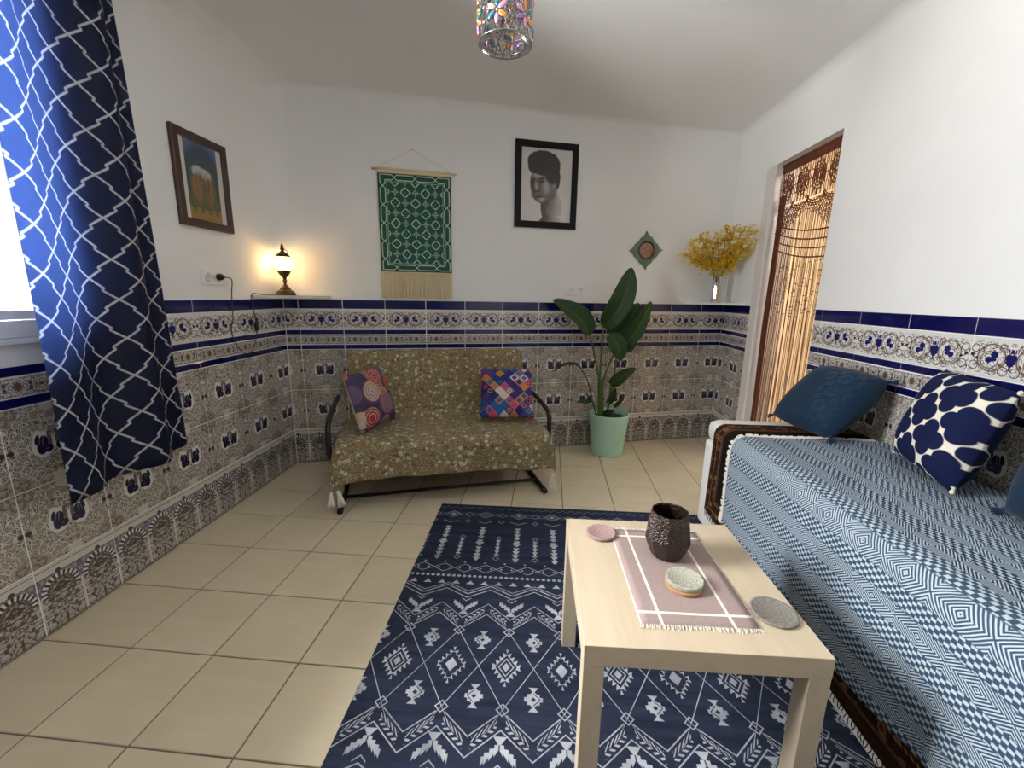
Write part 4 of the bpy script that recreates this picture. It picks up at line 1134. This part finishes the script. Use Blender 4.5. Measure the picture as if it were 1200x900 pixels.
def picture(mw, w_, h_, b_, fm, pm_, label):
    t_ = wall_thing('framed_picture', mw, label, 'picture')
    fo = frame_geo(w_, h_, b_, 0.022).obj('frame', fm, t_); auto_smooth(fo, 30)
    G().box(-w_/2+b_*0.4, w_/2-b_*0.4, -h_/2+b_*0.4, h_/2-b_*0.4, 0.002, 0.009).obj('print', pm_, t_)
    return t_
def m_portrait():
    x, y, z = coords()
    u, v = x/0.495, y/0.615               # about -0.43..0.43
    def el(cx, cy, a, b_, rot=0.0):
        c_, s_ = cos(rot), sin(rot); X_, Y_ = (u - cx), (v - cy)
        return hyp((X_*c_ + Y_*s_)/a, (Y_*c_ - X_*s_)/b_) - 1.0
    n = noise(vec(u, v), 7.0, 3.0); f = noise(vec(u, v), 40.0, 2.0)
    c = mixc(n, (206, 202, 200), (224, 220, 218))
    skin = mixc(cl((u + 0.15)*1.6 + n*0.7 - 0.25), (92, 82, 80), (158, 148, 144))
    neck = mn(el(0.04, -0.26, 0.125, 0.24, 0.15), el(0.16, -0.20, 0.085, 0.16, 0.45), el(0.06, -0.47, 0.20, 0.13, 0.2))
    c = mixc(inside(neck, 0.10), c, mixc(cl((u - 0.02)*3.2 + n*0.7 - 0.2), (78, 68, 66), (200, 190, 186)))
    face = mn(el(-0.07, 0.03, 0.195, 0.20, 0.1), el(-0.10, -0.10, 0.135, 0.105, -0.3), el(0.03, -0.03, 0.14, 0.15))
    c = mixc(inside(face, 0.05), c, skin)
    hl = mx(inside(el(-0.01, 0.00, 0.045, 0.085, 0.2), 1.2), inside(el(-0.165, -0.02, 0.022, 0.06, 0.1), 1.0), inside(el(-0.15, 0.115, 0.09, 0.035), 1.2), inside(el(-0.07, -0.165, 0.05, 0.02), 1.2))
    c = mixc(hl*0.5, c, (208, 200, 196))
    sh = mx(inside(el(-0.22, -0.02, 0.035, 0.11), 1.2), inside(el(0.08, -0.12, 0.10, 0.05, 0.7), 1.4), inside(el(-0.09, 0.055, 0.075, 0.035, 0.15), 1.2))
    c = mixc(sh*0.55, c, (64, 56, 55))
    dk = mx(inside(el(-0.085, 0.040, 0.045, 0.013, 0.2), 0.7), inside(el(-0.225, 0.030, 0.022, 0.012), 0.7), inside(el(-0.155, -0.070, 0.045, 0.013), 0.9), inside(el(-0.115, -0.135, 0.058, 0.011, 0.15), 0.8), inside(el(-0.08, 0.078, 0.062, 0.010, 0.25), 0.8), inside(el(-0.22, 0.066, 0.032, 0.009), 0.8))
    c = mixc(dk*0.9, c, (40, 34, 34))
    ear = inside(el(0.135, 0.045, 0.034, 0.055, -0.2), 0.2); c = mixc(ear, c, mixc(inside(el(0.132, 0.045, 0.014, 0.030, -0.2), 0.5), (156, 146, 142), (80, 70, 68)))
    hair = mn(el(-0.05, 0.255, 0.265, 0.145, -0.05), el(0.085, 0.195, 0.125, 0.175), el(0.185, 0.06, 0.032, 0.10, -0.15), el(-0.20, 0.215, 0.10, 0.085, 0.2), el(0.085, 0.06, 0.022, 0.05))
    c = mixc(inside(hair - (f - 0.5)*0.16, 0.08), c, mixc(f, (36, 33, 33), (64, 60, 60)))
    return c
MATS['portrait'] = mat('monochrome_portrait_print', m_portrait, rough=0.35)
picture(on_back(1.929, 2.118, 0.001), 0.497, 0.618, 0.048, MATS['blackframe'], MATS['portrait'], 'black framed monochrome portrait print of a short haired person looking down')
def m_poster():
    x, y, z = coords()
    u, v = x/0.375, y/0.465
    n = noise(vec(u, v), 9.0, 3.0); n2 = noise(vec(u*2.0, v*0.8), 8.0, 3.0)
    c = mixc(cl((v - 0.12)*3.0 + n*0.4 - 0.2), (56, 80, 74), (58, 54, 104))
    arc = hyp(u*1.0, v - 0.05) - 0.37; c = mixc(mn(inside(-0.0 - arc, 0.12), v > 0.18), c, (92, 116, 150))
    rock = mx(inside(hyp((u + 0.10)/0.85, (v + 0.04)*0.75) - 0.03 - n2*0.22, 0.07), inside(hyp((u - 0.09)/0.75, (v + 0.05)*0.72) - 0.03 - n2*0.22, 0.07))
    c = mixc(cl((-0.08 - v)*6.0 + n*0.8 - 0.2), c, (84, 96, 66))
    c = mixc(rock*0.9, c, mixc(cl(n2*2.2 - 0.6 + (0.08 - ab(u))*2.0), (160, 120, 78), (96, 80, 60)))
    cap = mx(inside(hyp(u + 0.09, (v - 0.115)*1.6) - 0.08 - n*0.10 + 0.03, 0.03), inside(hyp(u - 0.05, (v - 0.095)*2.0) - 0.10 - n*0.10 + 0.03, 0.03))
    c = mixc(mn(cap, cl((v - 0.04 - (n2 - 0.5)*0.2)*14.0))*0.9, c, (190, 194, 200))
    c = mixc(v < -0.31 + n*0.05, c, (150, 120, 70))
    mk = mn(line(fr(u*7.0) - 0.5, 0.22, 0.1), line(v + 0.335 - n*0.06, 0.028, 0.01)); c = mixc(mk*0.7, c, (86, 78, 50))
    return mixc(inside(0.302 - ab(u), 0.006), c, (214, 210, 204))
MATS['poster'] = mat('landscape_poster_print', m_poster, rough=0.35)
picture(on_left(2.371, 1.850, 0.001), 0.378, 0.468, 0.040, MATS['brownframe'], MATS['poster'], 'brown framed poster of a rocky landscape hanging on the left wall')

def m_tap():
    x, y, z = coords(); aa = 0.0012
    hw_, hh_ = 0.257, 0.340
    u, v = x, y
    gx, gy = ab(u), ab(v)
    # lattice of quatrefoil flowers, offset rows
    S_ = 0.142
    a, b_ = (u/S_), (v/S_)
    fa, fb = fr(a + b_ + 0.5) - 0.5, fr(a - b_ + 0.5) - 0.5
    X_, Y_ = ab(fa + fb)*0.5, ab(fa - fb)*0.5
    d4 = mn(hyp(X_ - 0.10, Y_) - 0.11, hyp(X_, Y_ - 0.10) - 0.11)
    fl4 = ring(d4, 0.0, 0.022, 0.012)
    core = mn(inside(mn(X_, Y_) - 0.022, 0.012), inside(mx(X_, Y_) - 0.09, 0.012))*0.0
    diag = mn(mx(line(ab(fa) - 0.36, 0.025, 0.02), line(ab(fb) - 0.36, 0.025, 0.02)), inside(0.16 - d4, 0.02))*0.45
    xm = mn(line(ab(fa) - ab(fb), 0.04, 0.03), inside(0.30 - X_ - Y_, 0.02))*0.6
    inner = mn(inside(gx - 0.193, aa), inside(gy - 0.276, aa))
    p = mn(inner, mx(fl4, diag, xm))
    p = mx(p, mn(mx(line(gx - 0.197, 0.0018, aa), line(gy - 0.280, 0.0018, aa)), mn(inside(gx - 0.199, aa), inside(gy - 0.282, aa)))*0.7)
    # border of linked elongated hexagons
    def chain(t, w_, per):
        e = ab(fr(t/per) - 0.5)*per; ww = mn((e*-1.0 + per/2)*1.0, 0.0175)
        return mx(line(ab(w_) - ww, 0.0038, aa))
    side = mn(chain(v + 0.0, gx - 0.225, 0.125), inside(gy - 0.325, aa), inside(ab(gx - 0.225) - 0.024, aa))
    top = mn(chain(u + 0.0, gy - 0.308, 0.145), inside(gx - 0.245, aa), inside(ab(gy - 0.308) - 0.024, aa))
    p = mx(p, mn(side, inside(gy - 0.29, aa)), mn(top, inside(gx - 0.207, aa)), mn(line(mx(gx - 0.225, gy - 0.308) - 0.0175, 0.0035, aa), gx > 0.205, gy > 0.288))
    n = noise(vec(x*500.0, y*500.0), 1.0, 1.0); mel = noise(vec(x, y), 14.0, 2.0)
    grn = mixc(mel, (40, 84, 70), (54, 104, 90))
    return mixc(p*(n*0.3 + 0.72), grn, (206, 216, 196)), n
MATS['tap'] = mat('green_woven_cotton', m_tap, rough=0.95, spec=0.1, bump=0.3)
MATS['dowel'] = mat('pale_wood_dowel', color=(196, 172, 150), rough=0.6)
MATS['hem'] = mat('cream_canvas', color=(222, 208, 174), rough=0.9)
tp_ = wall_thing('wall_tapestry', on_back(0.9435, 1.787, 0.008), 'green and cream woven tapestry with fringe hanging on back wall', 'tapestry')
g = G(); g.grid(16, 20, lambda a, b_: ((a-0.5)*0.514, (b_-0.5)*0.680, 0.003+0.0025*sin(a*7)*(1-b_)))
thick(g.obj('cloth', MATS['tap'], tp_, True), 0.003)
G().box(-0.258, 0.258, 0.334, 0.372, 0.001, 0.015, 0.005).obj('top_hem', MATS['hem'], tp_)
G().tube([(-0.295, 0.357, 0.0085), (0.295, 0.357, 0.0085)], 0.0075, 10).obj('rod', MATS['dowel'], tp_, True)
G().tube([(-0.270, 0.360, 0.012), (-0.012, 0.503, 0.004), (0.268, 0.360, 0.012)], 0.0016, 6).obj('hanging_cord', MATS['hem'], tp_)
G().tube([(-0.012, 0.500, -0.006), (-0.012, 0.500, 0.010)], 0.003, 8).obj('nail', MATS['silver'], tp_)
g = G()
for i in range(120):
    x0 = -0.254 + 0.508*i/119; j1, j2 = random.uniform(-0.005, 0.005), random.uniform(-0.004, 0.004)
    g.tube([(x0, -0.338, 0.004), (x0+j1*0.6, -0.43, 0.004+abs(j2)), (x0+j1, -0.535+random.uniform(0, 0.01), 0.004+abs(j2))], 0.0026, 4)
for i in range(30):
    x0 = -0.250 + 0.50*i/29
    g.ball((x0, -0.350, 0.006), 0.0075, 0.008, 0.006, 6, 4)
stuff(g.obj('fringe', MATS['hem'], tp_))

MATS['sage'] = mat('sage_green_wood', color=(104, 128, 106), rough=0.6)
def m_medal():
    x, y, z = coords(); n = noise(vec(x, y), 40.0, 3.0); return mixc(cl(n*2.0 - 0.5), (176, 132, 116), (120, 84, 72)), n
MATS['medal'] = mat('copper_red_medallion', m_medal, rough=0.25, metal=0.2, bump=0.5)
dm = wall_thing('wall_ornament', on_back(2.810, 1.676, 0.001) @ Matrix.Rotation(0.03, 4, 'Z'), 'sage green diamond wall ornament with round copper centre', 'ornament')
poly = []
for k in range(4):
    a0 = k*pi/2; a1 = a0+pi/2
    p0 = Vector((cos(a0), sin(a0)))*0.150; p1 = Vector((cos(a1), sin(a1)))*0.150
    for i in range(9):
        t = i/9; q = p0.lerp(p1, t); nrm = Vector((cos(a0+pi/4), sin(a0+pi/4)))
        bump_ = (-0.008*sin(t*pi*3)**2 if 0.08 < t < 0.92 else 0.006)
        q = q + nrm*bump_; poly.append((q.x, q.y))
G().prism(poly, 0.0, 0.014).obj('board', MATS['sage'], dm)
auto_smooth(G().lathe([(0.072, 0.012), (0.074, 0.020), (0.068, 0.024), (0.062, 0.018), (0.062, 0.012)], 28, caps=False).obj('rim', MATS['antique'], dm), 40)
G().lathe([(0.0, 0.020), (0.04, 0.019), (0.062, 0.014)], 28, caps=False).obj('medallion', MATS['medal'], dm, True)
MATS['plastic'] = mat('white_plastic', color=(242, 241, 238), rough=0.35)
MATS['hole'] = mat('grey_socket_recess', color=(84, 82, 80), rough=0.6)
def socket(mw, label, n):
    t_ = wall_thing('wall_socket', mw, label, 'socket', 'wall sockets')
    w_ = 0.082*n
    G().box(-w_/2, w_/2, -0.041, 0.041, 0.0, 0.009, 0.003).obj('plate', MATS['plastic'], t_)
    for k in range(n):
        cx = (k-(n-1)/2)*0.075
        g = G().lathe([(0.027, 0.0095), (0.026, 0.0115), (0.022, 0.0115), (0.021, 0.0098), (0.0, 0.0096)], 20, (cx, 0, 0), caps=False); g.obj('outlet', MATS['plastic'], t_, True)
        for s_ in (-1, 1): G().lathe([(0.0, 0.0102), (0.0032, 0.0102), (0.0032, 0.0096)], 8, (cx+s_*0.0095, 0, 0), caps=False).obj('pin_hole', MATS['hole'], t_)
        for s_ in (-1, 1): G().box(cx-0.003, cx+0.003, s_*0.0185-0.002, s_*0.0185+0.002, 0.0096, 0.0112).obj('earth_clip', MATS['hole'], t_)
socket(on_back(2.209, 1.338, 0.0), 'white double wall socket above the plant on back wall', 2)
socket(on_left(2.362, 1.360, 0.0), 'white double wall socket on left wall with black plug', 2)

# ------------------------------------------------------------------ window curtain
def m_trellis():
    u, v, z = coords('UV')
    p_, q_ = u/0.150 + 0.2, v/0.152 + 0.35
    a, b_ = p_ + q_, p_ - q_
    k = 0.05; wd = 0.032
    def edge(a, b_, sg):
        t = fr(b_); fa = fr(a + 0.5) - 0.5
        h = (t - (t > 0.5))*(2*k*sg)
        return mx(inside(ab(fa - h) - wd, 0.03), mn(inside(ab(t - 0.5) - wd, 0.03), inside(ab(fa) - k, 0.03)))
    l = mx(edge(a, b_, 1.0), edge(b_, a, 1.0))
    n = noise(vec(u, v), 9.0, 3.0)
    c = mixc(n*0.7, (22, 29, 56), (32, 41, 74))
    return mixc(l*cl(n*1.2 + 0.40), c, (240, 240, 242))
MATS['trellis'] = mat('navy_trellis_curtain', m_trellis, rough=0.6, spec=0.4, trans=0.56, through=(112, 134, 180))
cu = thing('window_curtain', 'navy curtain with silver trellis pattern hanging beside the window', 'curtain', (0, 0, 0))
g = G()
def curt(a, b_):
    sm = a*a*(3-2*a)
    z0 = 0.565 - 0.03*a
    z = z0 + (2.585-z0)*b_
    x = -1.605 - 0.085*sm
    y = 1.268 + 0.622*a + 0.05*a*(1-b_) + 0.03*(b_-0.35)*(1-a)
    amp = (0.040 + 0.014*(1-b_))*(1-0.45*(1-a))
    ph_ = a*2*pi*1.75 + 0.4 + 0.5*(1-b_)
    x += amp*sin(ph_) + 0.010*sin(a*19 + 3*(1-b_)) + 0.012*(1-b_)
    return (x, y + 0.012*sin(ph_-0.2), z)
g.grid(110, 40, curt, lambda a, b_: (a*0.78, b_*2.055))
thick(g.obj('cloth', MATS['trellis'], cu, True), 0.0012)
rod = G().tube([(-1.60, -0.25, 2.598), (-1.71, 2.02, 2.598)], 0.011, 12).obj('curtain_rod', MATS['blackmetal'], smooth=True)
tag(rod, 'dark curtain rod above the left window carrying the navy curtain', 'curtain rod')

# ------------------------------------------------------------------ string curtain in the doorway
def m_rust():
    x, y, z = coords(); n = noise(vec(x, y, z), 30.0, 2.0); return mixc(n, (88, 50, 38), (118, 74, 56))
MATS['rust'] = mat('russet_cotton_string', m_rust, rough=0.9, spec=0.1)
DX = XR + 0.050
sc_ = thing('string_curtain', 'russet macrame string curtain hanging in the doorway', 'curtain', (DX, DOOR[0], 0))
DWID = DOOR[1]-DOOR[0]-0.024
rr_ = random.Random(5)
G().tube([(0, 0.004, DOOR[2]-0.014), (0, DWID, DOOR[2]-0.014)], 0.010, 8).obj('rail', MATS['rust'], sc_, True)
g = G()
TOPZ = DOOR[2]-0.02
def cordl(pts, r=0.0042): g.tube([(rr_.uniform(-0.003, 0.003), y, z) for y, z in pts], r, 4, caps=False)
g.box(-0.003, 0.003, 0.0, DWID, TOPZ-0.05, TOPZ)
NM = 4; mw_ = DWID/NM
for k in range(NM):
    cy = mw_*(k+0.5); cz = TOPZ-0.155
    for r in (0.062, 0.046, 0.030, 0.014): cordl([(cy+r*cos(t*pi/8), cz+r*1.35*sin(t*pi/8)) for t in range(17)], 0.0042)
    for t in range(12):
        a = t*pi/6; cordl([(cy+0.014*cos(a), cz+0.019*sin(a)), (cy+0.085*cos(a), cz+0.112*sin(a))], 0.0030)
    # scallop below each medallion
    for dz in (0.0, 0.018, 0.030): cordl([(cy+mw_/2*cos(pi+t*pi/10), TOPZ-0.255-dz-0.045*sin(t*pi/10)) for t in range(11)], 0.0036)
for k in range(40):
    y = DWID*k/39; cordl([(y, TOPZ-0.04), (y+rr_.uniform(-0.01, 0.01), TOPZ-0.16), (y, TOPZ-0.27)], 0.0024)
# net zone, deeper at the two sides
for k in range(-14, 44):
    for sg in (-1, 1):
        pts = []
        for t in range(12):
            y = k*0.024 + sg*t*0.024 + (0.30 if sg < 0 else 0); z = TOPZ-0.285-t*0.030
            lim = 0.36 + 0.20*abs(2*y/DWID-1)**1.5
            if -0.001 <= y <= DWID+0.001 and (TOPZ-z) < lim: pts.append((y, z))
        if len(pts) > 1: cordl(pts, 0.0024)
for q, zz in enumerate((1.72, 1.665, 1.61, 1.555)):
    cordl([(DWID*t/12, zz + 0.10*(t/12.0) - 0.03*sin(pi*t/12)) for t in range(13)], 0.0045)
stuff(g.obj('macrame_net', MATS['rust'], sc_))
g = G()
for k in range(60):
    y0 = DWID*(k+0.5)/60
    y1 = y0 + rr_.gauss(0, 0.012) + 0.03*(y0/DWID)
    y1 = min(max(y1, 0.004), DWID-0.004)
    g.tube([(rr_.uniform(-0.006, 0.006), y0, TOPZ-0.34), (rr_.uniform(-0.01, 0.01), (y0+y1)/2+rr_.gauss(0, 0.005), 1.1), (rr_.uniform(-0.01, 0.01), y1, 0.05)], 0.0011 + 0.0010*rr_.random(), 5)
for k in range(16):
    y0 = DWID - 0.008 - 0.060*rr_.random()
    g.tube([(rr_.uniform(-0.01, 0.01), y0, TOPZ-0.2), (rr_.uniform(-0.01, 0.01), y0+rr_.gauss(0, 0.008), 1.1), (rr_.uniform(-0.01, 0.01), min(y0+rr_.gauss(0.004, 0.008), DWID-0.003), 0.05)], 0.0032, 5)
for k in range(150):
    y0 = DWID*rr_.random(); z0 = 1.18 + 0.36*rr_.random()
    g.tube([(0.0, y0, z0), (0.004, min(y0+0.03, DWID), z0+rr_.uniform(-0.006, 0.006))], 0.0022, 4)
stuff(g.obj('string', MATS['rust'], sc_))

# ------------------------------------------------------------------ hanging bead lantern
LX, LY, LZ, LR, LH = -0.134, 1.65, 2.118, 0.089, 0.30
MATS['nickel'] = mat('brushed_nickel', color=(150, 148, 144), rough=0.3, metal=0.9)
lan = thing('pendant_lantern', 'hanging cylinder lantern of nickel filigree and coloured glass beads', 'lamp', (LX, LY, LZ))
def torus(R, r, z, n=36, m_=8):
    g_ = G()
    for i in range(n):
        for k in range(m_):
            a, b_ = 2*pi*i/n, 2*pi*k/m_; g_.v.append(((R+r*cos(b_))*cos(a), (R+r*cos(b_))*sin(a), z+r*sin(b_))); g_.u.append((0, 0))
    for i in range(n):
        for k in range(m_): g_.f.append((i*m_+k, ((i+1) % n)*m_+k, ((i+1) % n)*m_+(k+1) % m_, i*m_+(k+1) % m_))
    return g_
torus(LR, 0.0026, 0.001).obj('rim', MATS['nickel'], lan, True)
torus(LR-0.020, 0.0022, 0.004).obj('rim', MATS['nickel'], lan, True)
torus(LR, 0.004, LH).obj('rim', MATS['nickel'], lan, True)
g = G()
for i in range(56):
    a = 2*pi*i/56; g.tube([(LR*cos(a), LR*sin(a), -0.0005), ((LR-0.010)*cos(a), (LR-0.010)*sin(a), -0.002), ((LR-0.020)*cos(a), (LR-0.020)*sin(a), 0.002)], 0.0017, 5)
stuff(g.obj('ribbed_band', MATS['nickel'], lan))
g = G()
for i in range(18):
    for sg in (-1, 1):
        g.tube([(LR*cos(2*pi*(i/18+sg*t*0.02)), LR*sin(2*pi*(i/18+sg*t*0.02)), 0.004+(LH-0.004)*t/8) for t in range(9)], 0.0018, 4, caps=False)
rb = random.Random(3)
for q in range(460):
    a = rb.uniform(0, 2*pi); z = rb.uniform(0.012, LH-0.01); r = LR+rb.uniform(-0.001, 0.002)
    g.tube([((r)*cos(a+0.09*cos(t)), r*sin(a+0.09*cos(t)), z+0.008*sin(t)) for t in [0, 1.05, 2.1, 3.14, 4.2, 5.24, 6.28]], 0.0013, 4, caps=False)
stuff(g.obj('filigree', MATS['nickel'], lan))
BC = {'pink': (206, 150, 196), 'amber': (214, 140, 44), 'turquoise': (24, 120, 128), 'rose': (206, 160, 160), 'violet': (140, 90, 170), 'red': (176, 70, 60), 'clear': (226, 220, 214)}
bms = {}
bead_g = G().ball((0, 0, 0), 0.0085, 0.0045, 0.016, 10, 6); small_g = G().ball((0, 0, 0), 0.004, 0.003, 0.004, 7, 5)
for k_, c_ in BC.items():
    m = mat(k_+'_glass_bead', color=c_, rough=0.08, spec=0.8, coat=0.6)
    bms[k_] = (bead_g.me('oval_bead', m, True), small_g.me('round_bead', m, True))
def bead(me_, a, z, tilt, nm):
    r = LR+0.003
    o = link(nm, me_, lan, mw=Matrix.Translation((r*cos(a), r*sin(a), z)) @ Matrix.Rotation(a+pi/2, 4, 'Z') @ Matrix.Rotation(tilt, 4, 'Y'))
    return o
cyc = ['amber', 'turquoise', 'amber', 'pink', 'violet', 'pink']; cyc2 = ['turquoise', 'pink', 'amber', 'pink', 'turquoise', 'rose']
for row, z in enumerate((0.056, 0.136, 0.216)):
    for f_ in range(6):
        a0 = 2*pi*(f_+0.5*(row % 2))/6 + 0.3
        for k in range(6):
            t = k*pi/3; da = 0.021*sin(t)/LR; dz = 0.024*cos(t)
            bead(bms[(cyc if (f_+row) % 2 else cyc2)[k]][0], a0+da, z+dz, t, 'oval_bead')
        bead(bms['clear'][1], a0, z, 0, 'round_bead')
for q in range(170):
    a = rb.uniform(0, 2*pi); z = rb.uniform(0.010, LH-0.02)
    bead(bms[rb.choice(['clear', 'rose', 'pink', 'red', 'clear'])][1], a, z, 0, 'round_bead')
G().lathe([(0.018, 0.13), (0.020, 0.135), (0.020, 0.20), (0.012, 0.21), (0.006, 0.215), (0.006, LH+0.01)], 16).obj('bulb_holder', MATS['plastic'], lan, True)
for k in range(3):
    a = k*2*pi/3; G().tube([(LR*cos(a), LR*sin(a), LH), (0.0, 0.0, LH+0.012)], 0.003, 6).obj('spoke', MATS['nickel'], lan)
G().tube([(0, 0, LH+0.005), (0, 0, CEIL-LZ-0.02)], 0.0035, 8).obj('cord', MATS['nickel'], lan)
G().lathe([(0.045, CEIL-LZ-0.0005), (0.044, CEIL-LZ-0.012), (0.02, CEIL-LZ-0.030), (0.0, CEIL-LZ-0.031)], 24).obj('ceiling_rose', MATS['nickel'], lan, True)
